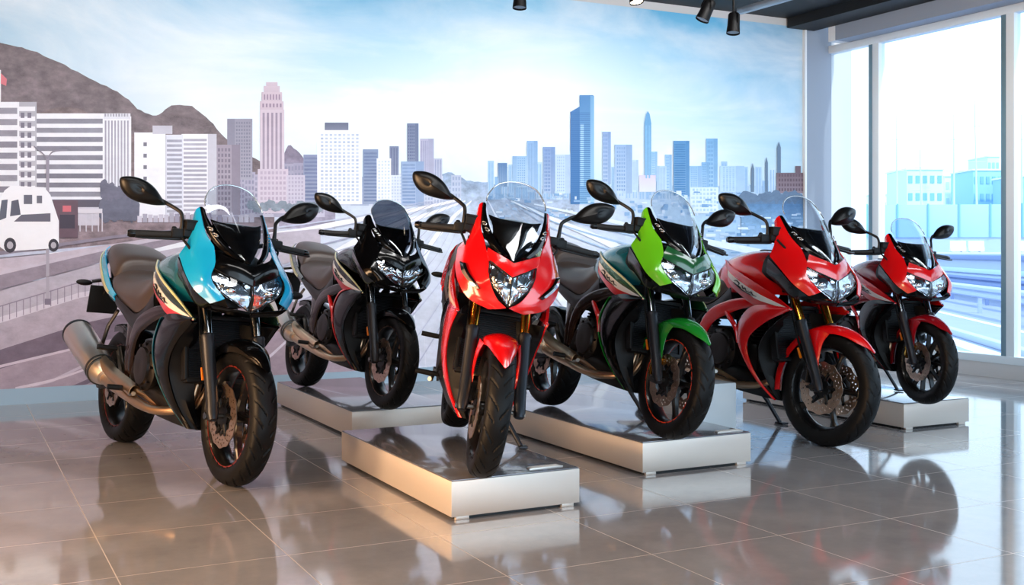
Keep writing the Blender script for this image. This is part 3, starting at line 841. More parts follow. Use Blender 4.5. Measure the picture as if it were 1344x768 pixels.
    sl = P('stand%.3f' % z, 'side_stand', stand_leg(z), 'slider_grey'); P('sfoot%.3f' % z, 'stand_foot', stand_foot(z), 'slider_grey', sl)
    return b

# ------------------------------------------------------------------ the room
CAM_YAW, FPX, EYE, HORIZ = math.radians(27.1), 1450., 1.12, 330.
WALL_Y, GLASS_X, CEIL_Z = 8.85, 8.30, 3.52
LEFT_X, BACK_Y = -2.6, -4.5

mat('wall_paint', (206, 204, 202), .6, bump=.04, bscale=200)
mat('wall_warm', (236, 184, 132), .6, bump=.04, bscale=200)
mat('pillar_grey', (146, 156, 170), .6)
mat('white_trim', (232, 236, 238), .4)
mat('ceiling_dark', (3, 5, 9), .6, bump=.1, bscale=40)
mat('skirting_blue', (150, 176, 196), .35)
mat('frame_alloy', (120, 150, 162), .35, metal=.3)
mat('frame_white', (226, 236, 240), .4)

def floor_material():
    m = bpy.data.materials.new('polished_tile'); m.use_nodes = True; nt = m.node_tree; b = nt.nodes['Principled BSDF']; L = nt.links.new
    tc = nt.nodes.new('ShaderNodeTexCoord'); sp = nt.nodes.new('ShaderNodeSeparateXYZ'); L(tc.outputs['Object'], sp.inputs[0])
    def math_(op, a, bb=None):
        n = nt.nodes.new('ShaderNodeMath'); n.operation = op
        for i, v in enumerate((a, bb)):
            if v is None: continue
            if isinstance(v, (int, float)): n.inputs[i].default_value = v
            else: L(v, n.inputs[i])
        return n.outputs[0]
    def grout(o, off, w=.0035):
        f = math_('FRACT', math_('DIVIDE', math_('ADD', o, off), .6))
        d = math_('MINIMUM', f, math_('SUBTRACT', 1., f))
        return math_('LESS_THAN', d, w)
    gx = grout(sp.outputs['X'], 60-.52); gy = grout(sp.outputs['Y'], 60-.40)
    g = math_('MAXIMUM', gx, gy)
    n = nt.nodes.new('ShaderNodeTexNoise'); n.inputs['Scale'].default_value = 3.; n.inputs['Detail'].default_value = 8; n.inputs['Roughness'].default_value = .7
    L(tc.outputs['Object'], n.inputs['Vector'])
    cr_ = nt.nodes.new('ShaderNodeValToRGB'); cr_.color_ramp.elements[0].position = .3; cr_.color_ramp.elements[1].position = .75
    cr_.color_ramp.elements[0].color = (*lin((132, 131, 134)), 1); cr_.color_ramp.elements[1].color = (*lin((160, 157, 157)), 1)
    L(n.outputs['Fac'], cr_.inputs['Fac'])
    mx = nt.nodes.new('ShaderNodeMix'); mx.data_type = 'RGBA'; L(g, mx.inputs['Factor']); L(cr_.outputs['Color'], mx.inputs['A']); mx.inputs['B'].default_value = (*lin((196, 184, 172)), 1)
    L(mx.outputs['Result'], b.inputs['Base Color'])
    n2 = nt.nodes.new('ShaderNodeTexNoise'); n2.inputs['Scale'].default_value = 14.; n2.inputs['Detail'].default_value = 6; L(tc.outputs['Object'], n2.inputs['Vector'])
    mr = nt.nodes.new('ShaderNodeMapRange'); mr.inputs['To Min'].default_value = .035; mr.inputs['To Max'].default_value = .11; L(n2.outputs['Fac'], mr.inputs['Value'])
    ad = math_('ADD', mr.outputs['Result'], math_('MULTIPLY', g, .3)); L(ad, b.inputs['Roughness'])
    b.inputs['IOR'].default_value = FLOOR_IOR
    MATS['polished_tile'] = m
FLOOR_IOR = 2.6
floor_material()

def slab(name, lo, hi, m, bev=0.):
    c = [(a+b)/2 for a, b in zip(lo, hi)]; d = [b-a for a, b in zip(lo, hi)]
    return obj(name, MB().box(c, d, None, bev), m)

struct(slab('floor', (LEFT_X, BACK_Y, -.06), (GLASS_X+.12, WALL_Y+.1, 0), 'polished_tile'))
struct(slab('ceiling', (LEFT_X, BACK_Y, CEIL_Z), (8.06, WALL_Y, CEIL_Z+.12), 'ceiling_dark'))
struct(slab('wall_back', (LEFT_X, WALL_Y, 0), (GLASS_X+.3, WALL_Y+.12, 4.4), 'wall_paint'))
struct(slab('wall_left', (LEFT_X-.12, BACK_Y, 0), (LEFT_X, WALL_Y+.1, CEIL_Z), 'wall_warm'))
struct(slab('baseboard_back', (LEFT_X, WALL_Y-.022, 0), (7.925, WALL_Y, .118), 'skirting_blue'))
struct(slab('trim_1', (7.925, WALL_Y-.035, .0), (7.950, WALL_Y, CEIL_Z-.02), 'white_trim'))
struct(slab('wall_pillar', (7.950, WALL_Y-.02, 0), (GLASS_X, WALL_Y, CEIL_Z), 'pillar_grey'))
# bulkhead over the glazing and a dark ceiling beam by the pillar
struct(slab('wall_bulkhead', (8.06, BACK_Y, 3.27), (8.42, 8.52, 4.5), 'pillar_grey'))
struct(slab('trim_2', (8.06, 8.52, 3.27), (8.42, 8.62, 4.5), 'white_trim'))
struct(slab('trim_3', (7.70, 6.6, CEIL_Z-.10), (8.06, WALL_Y-.02, CEIL_Z), 'ceiling_dark'))
struct(slab('baseboard_right', (GLASS_X-.03, BACK_Y, 0), (GLASS_X+.10, WALL_Y, .13), 'wall_paint'))
struct(slab('window_20', (GLASS_X+.008, 8.276, .201), (GLASS_X+.014, WALL_Y-.001, 3.199), 'window_glass'))  # added pane in place of a white reveal, shows the bright panel outside

# glazing: uprights, head and sill rails, panes
ups = [8.20, 6.63, 5.05, 3.45, 1.85, .25, -1.35, -2.95, -4.4]
for i, y in enumerate(ups):
    struct(slab('trim_%d' % (4+2*i), (GLASS_X-.035, y-.065, .13), (GLASS_X+.055, y+.02, 3.28), 'frame_white', .006))
    struct(slab('trim_%d' % (5+2*i), (GLASS_X-.03, y+.021, .13), (GLASS_X+.06, y+.075, 3.28), 'frame_alloy', .004))
struct(slab('trim_40', (GLASS_X-.04, BACK_Y, .13), (GLASS_X+.06, WALL_Y, .20), 'frame_white', .006))
struct(slab('trim_41', (GLASS_X-.04, BACK_Y, 3.20), (GLASS_X+.06, WALL_Y, 3.28), 'frame_white', .006))
for i in range(len(ups)-1):
    struct(slab('window_%d' % (i+1), (GLASS_X+.008, ups[i+1]+.076, .201), (GLASS_X+.014, ups[i]-.066, 3.199), 'window_glass'))

# ------------------------------------------------------------------ display plinths
def brushed():
    m = bpy.data.materials.new('brushed_panel'); m.use_nodes = True; nt = m.node_tree; b = nt.nodes['Principled BSDF']; L = nt.links.new
    b.inputs['Metallic'].default_value = .55; b.inputs['Base Color'].default_value = (*lin((224, 214, 204)), 1); b.inputs['Roughness'].default_value = .30
    tc = nt.nodes.new('ShaderNodeTexCoord'); mp = nt.nodes.new('ShaderNodeMapping'); mp.inputs['Scale'].default_value = (3, 3, 900)
    n = nt.nodes.new('ShaderNodeTexNoise'); n.inputs['Scale'].default_value = 1.; n.inputs['Detail'].default_value = 2
    L(tc.outputs['Object'], mp.inputs[0]); L(mp.outputs[0], n.inputs['Vector'])
    mr = nt.nodes.new('ShaderNodeMapRange'); mr.inputs['To Min'].default_value = .34; mr.inputs['To Max'].default_value = .50
    L(n.outputs['Fac'], mr.inputs['Value']); L(mr.outputs[0], b.inputs['Roughness'])
    tg = nt.nodes.new('ShaderNodeTangent'); tg.direction_type = 'RADIAL'; tg.axis = 'Z'; L(tg.outputs[0], b.inputs['Tangent'])
    b.inputs['Anisotropic'].default_value = .75
    MATS['brushed_panel'] = m
brushed()
mat('plinth_top', (128, 128, 134), .14, metal=.35, coat=.4, vary=.06, vscale=5)
mat('recess_black', (8, 10, 12), .5)
mat('card_white', (232, 226, 218), .4)
mat('white_laminate', (216, 224, 230), .25, coat=.5)

def plinth(x0, x1, y0, y1, label, h=.17):
    p = empty('display_plinth', ((x0+x1)/2, (y0+y1)/2, 0), 0, label, 'plinth', 'low plinths under the motorcycles')
    w, d = (x1-x0)/2, (y1-y0)/2
    b = MB().prism([(-w, -d), (w, -d), (w, d), (-w, d)], 'z', .016, h-.006, .003)
    obj('body', b, 'brushed_panel', p)
    obj('top', MB().box((0, 0, h-.003), (2*w-.004, 2*d-.004, .006), None, .002), 'plinth_top', p)
    obj('recess', MB().box((0, 0, .0095), (2*w-.05, 2*d-.05, .017)), 'recess_black', p)
    for sx in (-1, 1):
        for sy in (-1, 1): obj('foot', MB().box((sx*(w-.055), sy*(d-.028), .0085), (.06, .04, .017), None, .002), 'brushed_panel', p)
    return p
plinth(1.862, 2.478, 4.19, 5.62, 'low brushed metal plinth under the red motorcycle with gold forks, nearest of the plinths')
plinth(3.085, 3.765, 4.60, 6.35, 'low brushed metal plinth under the green motorcycle')
plinth(2.145, 2.785, 6.28, 7.95, 'low brushed metal plinth under the black motorcycle')
plinth(5.325, 5.905, 5.03, 6.60, 'low brushed metal plinth by the window under the dark red motorcycle')
# taller white plinth standing behind the green motorcycle
wp = empty('white_plinth', (4.01, 5.42, 0), 0, 'plain white display block standing behind the green motorcycle', 'plinth')
obj('body', MB().box((0, 0, .18), (.34, .36, .32), None, .008), 'white_laminate', wp)
obj('base', MB().box((0, 0, .010), (.30, .32, .020)), 'recess_black', wp)
def card(x, y, z, r, label):
    c = empty('label_card', (x, y, z), r, label, 'card', 'label cards on the plinths')
    obj('holder', MB().prism([(-.085, -.022), (.085, -.022), (.075, .022), (-.075, .022)], 'z', 0, .006, .002), 'brushed_steel', c)
    obj('card_face', MB().box((0, 0, .0068), (.14, .034, .0016)), 'card_white', c)
card(2.335, 4.255, .170, .02, 'white card in a small holder on the plinth of the red motorcycle with gold forks')
card(3.665, 4.665, .170, .02, 'white card in a small holder on the plinth of the green motorcycle')

# ------------------------------------------------------------------ track lighting under the dark ceiling
mat('lamp_black', (3, 3, 4), .5, spec=.15)
mat('lamp_glow', (255, 236, 200), .3, emit=(255, 230, 190), estr=9.)
mat('lens_dull', (60, 62, 66), .2, coat=.5)
def spot(x, y, z, aim, label, lit=False):
    s = empty('track_spotlight', (x, y, z), 0, label, 'spotlight', 'track spotlights')
    d = Vector(aim).normalized(); a = Vector((0, 0, 0)); q = Vector((0, 0, -1)).rotation_difference(d).to_matrix()
    pr = [(-.075, .0), (-.075, .036), (-.066, .043), (.02, .045), (.075, .050), (.078, .050), (.070, .043)]
    mb = MB().lathe([(-o, r) for o, r in pr], (0, 0, 0), 'z', 28); mb.v = [tuple(q @ Vector(v)) for v in mb.v]; obj('head', mb, 'lamp_black', s)
    mb = MB().lathe([(-.066, 0), (-.068, .043), (-.071, .043), (-.071, 0)], (0, 0, 0), 'z', 28); mb.v = [tuple(q @ Vector(v)) for v in mb.v]
    obj('lamp_lens', mb, 'lamp_glow' if lit else 'lens_dull', s)
    mb = MB().tube([(0, .052, .0), (0, .056, .05), (0, 0, .085), (0, -.056, .05), (0, -.052, 0)], .006, 8, smooth=3); mb.tube([(0, 0, .08), (0, 0, CEIL_Z-.05-z)], .010, 10); obj('yoke', mb, 'lamp_black', s)
    obj('adapter', MB().box((0, 0, CEIL_Z-.03-z), (.05, .11, .06), None, .006), 'lamp_black', s)
    return s
mat('track_grey', (150, 160, 172), .3, metal=.8)
spot(3.62, 6.95, 2.92, (-.1, -.1, -1), 'black track spotlight at the top edge above the blue sky of the mural')
spot(4.28, 6.48, 2.93, (.05, -.25, -1), 'glowing warm spotlight, second from the left of the track spotlights', True)
spot(4.80, 6.35, 2.83, (-.45, .15, -1), 'black spotlight tilted toward the mural, next to the track end')
spot(5.16, 6.50, 2.80, (-.15, -.1, -1), 'black spotlight hanging at the lower end of the metal track')
tr = empty('lighting_track', (5.27, 5.28, 2.90), 0, 'grey metal lighting track running under the dark ceiling beside the pillar', 'track')
obj('rail', MB().box((0, 0, 0), (.045, 2.5, .045), Matrix.Rotation(.03, 3, 'Z'), .005), 'track_grey', tr)
obj('hanger', MB().tube([(.02, -.9, .02), (.02, -.9, CEIL_Z-2.90)], .008, 8), 'track_grey', tr)
obj('hanger', MB().tube([(-.02, .9, .02), (-.02, .9, CEIL_Z-2.90)], .008, 8), 'track_grey', tr)

# ------------------------------------------------------------------ the bikes
mat('fork_dark', (118, 124, 132), .2, metal=1.)
base = dict(stripe='rim_bronze', spar='frame_bronze', fork='fork_steel', fender='black_gloss', long=False, tail='paint_cyan', trim='cream', tank='paint_teal',
            cover='paint_dark_green', band='decal_red', nose='black_gloss', cowl='paint_cyan', fairing='black_gloss', edge='paint_teal', zbar=None, screen='screen_clear')
def sch(**k): d = dict(base); d.update(k); return d
R_ = math.radians
make_bike(sch(stripe='rim_red', e0=2, signal=True), (1.066, 6.083, 0), R_(-79.3), 1.099, R_(6.1),
          'blue and black motorcycle with clear windscreen standing on the tiled floor')
make_bike(sch(cowl='black_gloss', tank='black_gloss', tail='paint_dark_green', cover='black_gloss', edge='decal_red', e0=1, zbar='decal_red', screen='screen_smoke', wide=True),
          (2.289, 6.926, .172), R_(-85.4), .962, R_(7.7), 'black motorcycle with dark smoked windscreen on a low plinth')
make_bike(sch(cowl='paint_red', nose='paint_red', tank='paint_red', tail='paint_red', cover='paint_red', fairing='paint_red', edge=None, fork='fork_gold', fender='paint_red', trim='paint_red', centre=True, spar='black_gloss', stripe=None),
          (2.210, 4.820, .175), R_(-109.5), .953, R_(9.5), 'red motorcycle seen almost head on with a single V headlight and gold forks')
make_bike(sch(cowl='paint_lime', nose='paint_deep_green', tank='paint_teal', tail='paint_green', cover='paint_deep_green', edge='paint_green', e0=2, zbar='decal_red', fender='paint_green', stripe='rim_orange', gold_caliper=True, spar='frame_bronze'),
          (3.26, 5.281, .175), R_(-92.6), .965, R_(9.8), 'lime green and black motorcycle with green front fender on a low plinth')
make_bike(sch(cowl='paint_red', nose='paint_red', tank='paint_red', tail='paint_red', cover='paint_red', fairing='paint_red', edge=None, zbar='paint_red', fork='fork_gold', fender='paint_red', long=True, trim='paint_red', spar='paint_red', boomerang=True, stripe=None, steer=8),
          (4.501, 5.61, 0), R_(-89.5), 1.094, R_(3.9), 'bright red motorcycle with gold forks standing on the floor beside the dark red one')
make_bike(sch(cowl='paint_red', nose='paint_red', tank='paint_wine', tail='paint_wine', cover='paint_red', fairing='black_gloss', edge='paint_wine', e0=4, zbar='paint_red', fender='paint_wine', long=True, trim='paint_red', band='decal_red', spar='paint_wine', stripe=None, paired=True, gold_caliper=True),
          (5.51, 5.55, .172), R_(-100), .872, R_(3.), 'dark red and black motorcycle on the plinth by the window, farthest right')

# ------------------------------------------------------------------ the printed mural (a flat print on the back wall)
def wall_pt(px, py):
    u, v = (px-672)/FPX, (py-HORIZ)/FPX
    dx = u*math.cos(CAM_YAW)+math.sin(CAM_YAW); dy = -u*math.sin(CAM_YAW)+math.cos(CAM_YAW)
    t = WALL_Y/dy
    return t*dx, EYE-v*t
class Print:
    def __init__(s): s.v = []; s.f = []; s.c = []; s.k = []; s.m = []; s.l = []; s.layer = 0
    def poly(s, pts, col, grain=0., slot=0, ly=None):
        """pts in the artwork's own units; col one colour or one per corner"""
        ly = s.layer if ly is None else ly
        cols = [col]*len(pts) if not hasattr(col[0], '__len__') else col
        o = len(s.v)
        for (x, y) in pts:
            X, Z = wall_pt(x, y); s.v.append((min(X, 7.92), WALL_Y-.0012, max(.118, min(Z, 3.445))))
        s.l.append(ly); s.f.append(tuple(range(o, o+len(pts)))); s.c += [(*lin(c), 1) for c in cols]; s.k += [grain]*len(pts); s.m.append(slot)
    def rect(s, x0, y0, x1, y1, col, col2=None, grain=0.):
        """col2: colour at the foot"""
        c2 = col2 or col
        s.poly([(x0, y0), (x1, y0), (x1, y1), (x0, y1)], [col, col, c2, c2], grain)
    def up(s): s.layer += 1
    def path(s, pts, w0, w1, col, grain=0.):
        s.up()
        P = cr([(*p, 0) for p in pts], 6)[:, :2]; n = len(P)
        for i in range(n-1):
            a, b = P[i], P[i+1]; wa = w0+(w1-w0)*i/(n-1); wb = w0+(w1-w0)*(i+1)/(n-1)
            s.poly([(a[0], a[1]-wa/2), (b[0], b[1]-wb/2), (b[0], b[1]+wb/2), (a[0], a[1]+wa/2)], col, grain)
mu = Print()
mix3 = lambda a, b, t: tuple(x+(y-x)*t for x, y in zip(a, b))
# sky
xs = list(range(-700, 1170, 60)); ys = [-700, -300, -60, 0, 60, 120, 180, 240, 300]
def skycol(x, y):
    t = min(1, max(0, (y+60)/250)); c = mix3((70, 166, 214), (206, 230, 244), t)
    d = math.hypot((x-690)/230, (y-110)/110); c = mix3((250, 253, 255), c, min(1, d*.8))
    d = math.hypot((x-230)/330, (y-110)/110); c = mix3((236, 238, 244), c, min(1, d*.8))
    if x < 260: c = mix3(c, (186, 208, 224), min(.75, (260-x)/330))
    if x > 930: c = mix3(c, (110, 168, 200), min(.8, (x-930)/150)*(1 if y < 120 else .45))
    return c
for i in range(len(xs)-1):
    for j in range(len(ys)-1):
        q = [(xs[i], ys[j]), (xs[i+1], ys[j]), (xs[i+1], ys[j+1]), (xs[i], ys[j+1])]
        mu.poly(q, [skycol(*p) for p in q], 0., 1)
mu.up()
# ground sheet: pale motorway seen from above, greyer and pinker toward the left foot
def gcol(x, y):
    c = mix3((206, 216, 232), (214, 216, 230), min(1, max(0, (y-260)/200)))
    if x < 420: c = mix3(c, (186, 174, 188), min(1, (420-x)/330))
    if x > 760: c = mix3(c, (170, 204, 234), min(1, (x-760)/200))
    return c
xs = list(range(-700, 1170, 60)); ys = [244, 262, 290, 330, 380, 440, 520, 760]
for i in range(len(xs)-1):
    for j in range(len(ys)-1):
        q = [(xs[i], ys[j]), (xs[i+1], ys[j]), (xs[i+1], ys[j+1]), (xs[i], ys[j+1])]
        mu.poly(q, [gcol(*p) for p in q], .25)
mu.up()
# hills
def hill(top, foot, c0, c1, grain):
    P = cr([(*p, 0) for p in top], 5)[:, :2]; r = random.Random(3)
    P = [(x, y+r.uniform(-1.2, 1.2)) for x, y in P]
    for a, b in zip(P, P[1:]): mu.poly([a, b, (b[0], foot), (a[0], foot)], [c0, c0, c1, c1], grain)
hill([(-700, 40), (-400, 30), (-150, 38), (0, 57), (40, 66), (85, 86), (125, 106), (160, 124), (180, 142), (205, 152), (225, 138), (252, 140), (275, 158), (300, 186), (330, 206), (360, 222)], 330, (122, 108, 112), (150, 134, 142), .9)
hill([(366, 226), (378, 192), (398, 206), (420, 224), (440, 240)], 300, (132, 122, 142), (170, 164, 186), .7)
hill([(560, 236), (588, 227), (612, 236), (640, 240), (680, 246), (760, 250)], 300, (150, 172, 202), (206, 216, 232), .8)
mu.up(); hill([(-700, 160), (-300, 150), (-60, 172), (20, 160), (90, 140), (170, 176), (240, 190), (300, 214)], 330, (134, 116, 118), (150, 132, 140), .9)
mu.up()

def building(x0, y0, x1, y1, col, win, pat, nx=6, ny=12, shade=.0, side=0., foot=None, mar=.06):
    mu.layer += 3; building_(x0, y0, x1, y1, col, mix3(win, col, .22), pat, nx, ny, shade, side, foot, mar)
def building_(x0, y0, x1, y1, col, win, pat, nx, ny, shade, side, foot, mar):
    """pat: bands / grid / strips / plain; side: share of the width that is the shaded flank (negative: on the left)"""
    foot = foot or mix3(col, (214, 214, 228), .25)
    mu.rect(x0, y0, x1, y1, col, foot, .12); L0 = mu.layer
    mu.layer = L0+1
    w, h = x1-x0, y1-y0
    a0, a1 = x0+w*mar, x1-w*mar
    if side > 0: s0 = x1-w*side; mu.rect(s0, y0, x1, y1, mix3(col, win, .55), mix3(foot, win, .4), .12); a1 = s0-w*.03
    if side < 0: s1 = x0-w*side; mu.rect(x0, y0, s1, y1, mix3(col, win, .55), mix3(foot, win, .4), .12); a0 = s1+w*.03
    mu.layer = L0+2; r = random.Random(int(x0*7+y0))
    if pat == 'bands':
        for k in range(ny):
            yy = y0+h*(.06+.92*k/ny); mu.rect(a0, yy, a1, yy+h*.5/ny, mix3(win, col, r.uniform(0, .2)), None, .3)
    elif pat == 'strips':
        for k in range(nx):
            xx = a0+(a1-a0)*(k+.25)/nx; mu.rect(xx, y0+h*.05, xx+(a1-a0)*.5/nx, y0+h*.95, mix3(win, col, r.uniform(0, .2)), mix3(win, foot, .3), .2)
    elif pat == 'grid':
        for k in range(ny):
            for i in range(nx):
                xx = a0+(a1-a0)*(i+.2)/nx; yy = y0+h*(.05+.93*k/ny)
                mu.rect(xx, yy, xx+(a1-a0)*.6/nx, yy+h*.55/ny, mix3(win, col, r.uniform(0, .45)))
    mu.layer = L0
WH, GR, BL, DB, PK = (236, 234, 240), (96, 92, 108), (128, 158, 198), (76, 92, 122), (204, 186, 198)
# far blocks behind, then nearer ones
for x in range(268, 420, 13):
    r = random.Random(x); building(x, 222+r.randint(-10, 12), x+15, 285, mix3((190, 184, 202), (150, 146, 170), r.random()), (130, 126, 150), 'grid', 3, 7)
for x in range(400, 600, 12):
    r = random.Random(x); building(x, 236+r.randint(-8, 10), x+13, 270, mix3((206, 212, 228), (150, 166, 196), r.random()), (140, 156, 190), 'grid', 3, 5)
for x in range(640, 1010, 9):
    r = random.Random(x); building(x, 226+r.randint(-16, 18), x+8, 262, mix3((200, 222, 242), (140, 180, 220), r.random()), (140, 180, 218), 'strips', 2, 5)
mu.layer += 4
building(298, 156, 331, 236, (150, 146, 162), (118, 116, 136), 'grid', 6, 16, side=-.3)
building(283, 190, 315, 282, (160, 148, 162), (112, 104, 122), 'grid', 4, 12, side=.35)
building(398, 203, 418, 266, (134, 142, 172), (112, 122, 156), 'bands', 4, 12)
building(511, 192, 523, 240, (120, 130, 158), (96, 106, 138), 'strips', 3, 6)
building(534, 162, 549, 225, (112, 124, 154), (88, 100, 134), 'grid', 4, 14, side=.3)
building(551, 182, 569, 240, (176, 176, 200), (140, 144, 176), 'strips', 4, 8, side=.4)
building(569, 208, 580, 240, (180, 186, 208), (140, 150, 184), 'strips', 3, 6)
mu.layer += 4
# the tall stepped tower
for a in ((349, 108, 364, 114), (346, 113, 367, 122), (343, 121, 370, 134), (341, 133, 372, 146)): mu.rect(*a, PK, mix3(PK, (180, 160, 176), .3), .1)
mu.layer += 1
for i in range(6): mu.rect(346+i*3.9, 124, 347.8+i*3.9, 131, (150, 130, 150)); mu.rect(344+i*4.6, 136, 346.3+i*4.6, 141, (150, 130, 150))
mu.layer -= 1
building(341, 144, 373, 226, (206, 190, 202), (128, 112, 134), 'strips', 5, 1)
building(338, 222, 378, 280, (206, 192, 206), (168, 152, 174), 'grid', 7, 8)
building(376, 230, 400, 280, (198, 190, 206), (160, 152, 176), 'grid', 5, 9)
building(426, 161, 457, 174, (98, 104, 128), (84, 90, 116), 'plain')
building(416, 171, 475, 268, (240, 242, 250), (150, 166, 194), 'grid', 9, 19)
building(512, 230, 528, 266, (214, 222, 236), (170, 184, 210), 'grid', 4, 8)
building(476, 196, 496, 268, (130, 146, 178), (108, 124, 160), 'bands', 5, 15)
building(494, 208, 513, 268, (232, 238, 248), (176, 190, 216), 'grid', 4, 13)
building(526, 212, 556, 270, (150, 172, 206), (124, 148, 188), 'bands', 6, 12, side=.35)
building(238, 176, 284, 282, WH, (150, 146, 164), 'bands', 4, 17, side=.25)
building(215, 177, 240, 284, (222, 222, 234), (140, 138, 156), 'bands', 4, 16, side=-.12)
building(176, 174, 217, 286, (242, 240, 246), (150, 146, 160), 'plain')
mu.layer += 3
for k in range(6): mu.rect(188, 187+k*15, 192.5, 192+k*15, (120, 116, 130))
mu.layer -= 3
building(200, 165, 226, 176, (196, 192, 204), (160, 156, 172), 'plain')
building(134, 153, 172, 262, (238, 236, 242), (132, 128, 144), 'strips', 8, 1)
building(134, 149, 171, 156, (228, 226, 234), (130, 126, 142), 'grid', 9, 1)
# banded office block with a curved front
building(44, 149, 136, 266, (240, 238, 244), (92, 88, 104), 'bands', 4, 9, mar=.015)
mu.rect(50, 262, 134, 272, (96, 90, 104)); mu.rect(58, 272, 130, 296, (206, 200, 212), None, .2)
building(-34, 134, 48, 262, (240, 238, 244), (104, 98, 114), 'bands', 4, 8, side=.28)
building(-160, 120, -30, 262, (226, 220, 230), (120, 112, 128), 'bands', 4, 10)
building(-420, 150, -150, 266, (216, 206, 218), (130, 120, 136), 'grid', 14, 9)
mu.layer += 3
for k in range(9): mu.rect(24, 140+k*13, 46, 146+k*13, (238, 236, 242))
for k in range(8):
    for i in range(2): mu.rect(27+i*9, 148+k*13, 32+i*9, 155+k*13, (124, 118, 134))
# flag on its mast at the edge
mu.rect(-1, 92, 1.2, 134, (236, 232, 238)); mu.poly([(1, 96), (9, 104), (8, 113), (1, 110)], (214, 120, 130))
mu.layer -= 3
# right-hand skyline, hazy blue
for a in ((653, 214, 665, 245, (92, 128, 172)), (672, 205, 691, 246, (150, 186, 222)), (691, 185, 705, 252, (140, 176, 216)), (712, 193, 728, 254, (126, 152, 196)), (728, 203, 748, 254, (186, 208, 234)),
          (790, 173, 801, 242, (142, 168, 208)), (806, 190, 829, 254, (150, 178, 214)), (829, 210, 837, 252, (190, 214, 238)), (854, 199, 862, 238, (150, 192, 226)), (872, 203, 881, 254, (150, 190, 226)), (861, 218, 874, 254, (180, 208, 236)),
          (904, 218, 921, 254, (150, 190, 226)), (926, 182, 941, 254, (122, 172, 214)), (920, 213, 930, 254, (130, 176, 216)), (944, 218, 976, 252, (176, 208, 236))):
    building(*a[:4], a[4], mix3(a[4], (70, 110, 166), .35), 'strips' if (a[0] % 2) else 'grid', 4, 12, side=.35 if a[0] % 3 else -.3, foot=mix3(a[4], (214, 230, 244), .5), mar=.1)
mu.poly([(845, 162), (847, 150), (849.5, 146), (852, 150), (854, 162)], (110, 164, 208)); building(845, 161, 854, 238, (110, 164, 208), (140, 190, 226), 'strips', 2, 1)
mu.rect(838, 230, 860, 252, (214, 204, 228), (220, 224, 240))
mu.layer += 1
building(883, 185, 904, 258, (92, 146, 194), (70, 124, 178), 'bands', 3, 22, side=.22)
mu.poly([(748, 147), (760, 140), (760, 268), (748, 268)], (74, 122, 176)); mu.rect(760, 125, 778, 268, (84, 136, 188), (130, 176, 214))
mu.layer += 1
mu.rect(761, 163, 765.5, 244, (160, 200, 230)); mu.rect(774, 126, 779, 266, (120, 170, 210), (160, 200, 230))
for k in range(46): mu.rect(749, 148+k*2.6, 774, 148.8+k*2.6, (64, 112, 168))
mu.layer -= 1
building(905, 246, 942, 280, (214, 232, 246), (150, 188, 222), 'grid', 7, 6)
for x, y, ww in ((985, 214, 4), (1003.5, 206, 3.5), (1019, 186, 5)):
    mu.rect(x, y+8, x+ww, 252, (104, 126, 150)); mu.poly([(x, y+8), (x+ww/2, y), (x+ww, y+8)], (104, 126, 150))
building(1018, 227, 1056, 254, (120, 100, 108), (92, 76, 88), 'grid', 9, 4); mu.rect(1043, 218, 1050, 228, (112, 94, 104))
# distant low town and trees
r = random.Random(11)
def blob(x, y, w, h, col, g=.8):
    mu.up()
    n = 14; ph = [r.uniform(.8, 1.15) for _ in range(n)]
    mu.poly([(x+w*ph[i]*math.cos(2*PI*i/n), y+h*ph[i]*math.sin(2*PI*i/n)) for i in range(n)], col, g)
for k in range(150):
    x = r.uniform(640, 1000); y = r.uniform(250, 284); t = r.random(); mu.up()
    mu.rect(x, y, x+r.uniform(2, 9), y+r.uniform(1.5, 5), mix3((236, 244, 252), (120, 162, 206), t))
mu.up()
for x in range(976, 1056, 8): blob(x, 262+r.uniform(-4, 3), 8, 9, (104, 126, 152), .4); blob(x, 276, 9, 12, (102, 132, 166), .4)
mu.rect(972, 268, 1056, 312, (96, 136, 178), (150, 186, 218), .5); mu.up()
for k in range(70):
    x = r.uniform(920, 1050); y = r.uniform(280, 335); mu.up(); mu.rect(x, y, x+r.uniform(3, 16), y+r.uniform(1, 4), mix3((226, 238, 250), (116, 160, 204), r.random()))
for x in range(136, 180, 5): blob(x, 250+r.uniform(-6, 8), 6, 14, (112, 110, 128), .45); blob(x, 276, 7, 16, (106, 106, 124), .45)
for x in range(330, 420, 8): blob(x, 270+r.uniform(-2, 4), 7, 6, (140, 150, 164))
for x in range(180, 330, 7): mu.rect(x, 282+r.uniform(-3, 2), x+6, 292, mix3((206, 200, 214), (140, 136, 156), r.random()), None, .3)
mu.up()
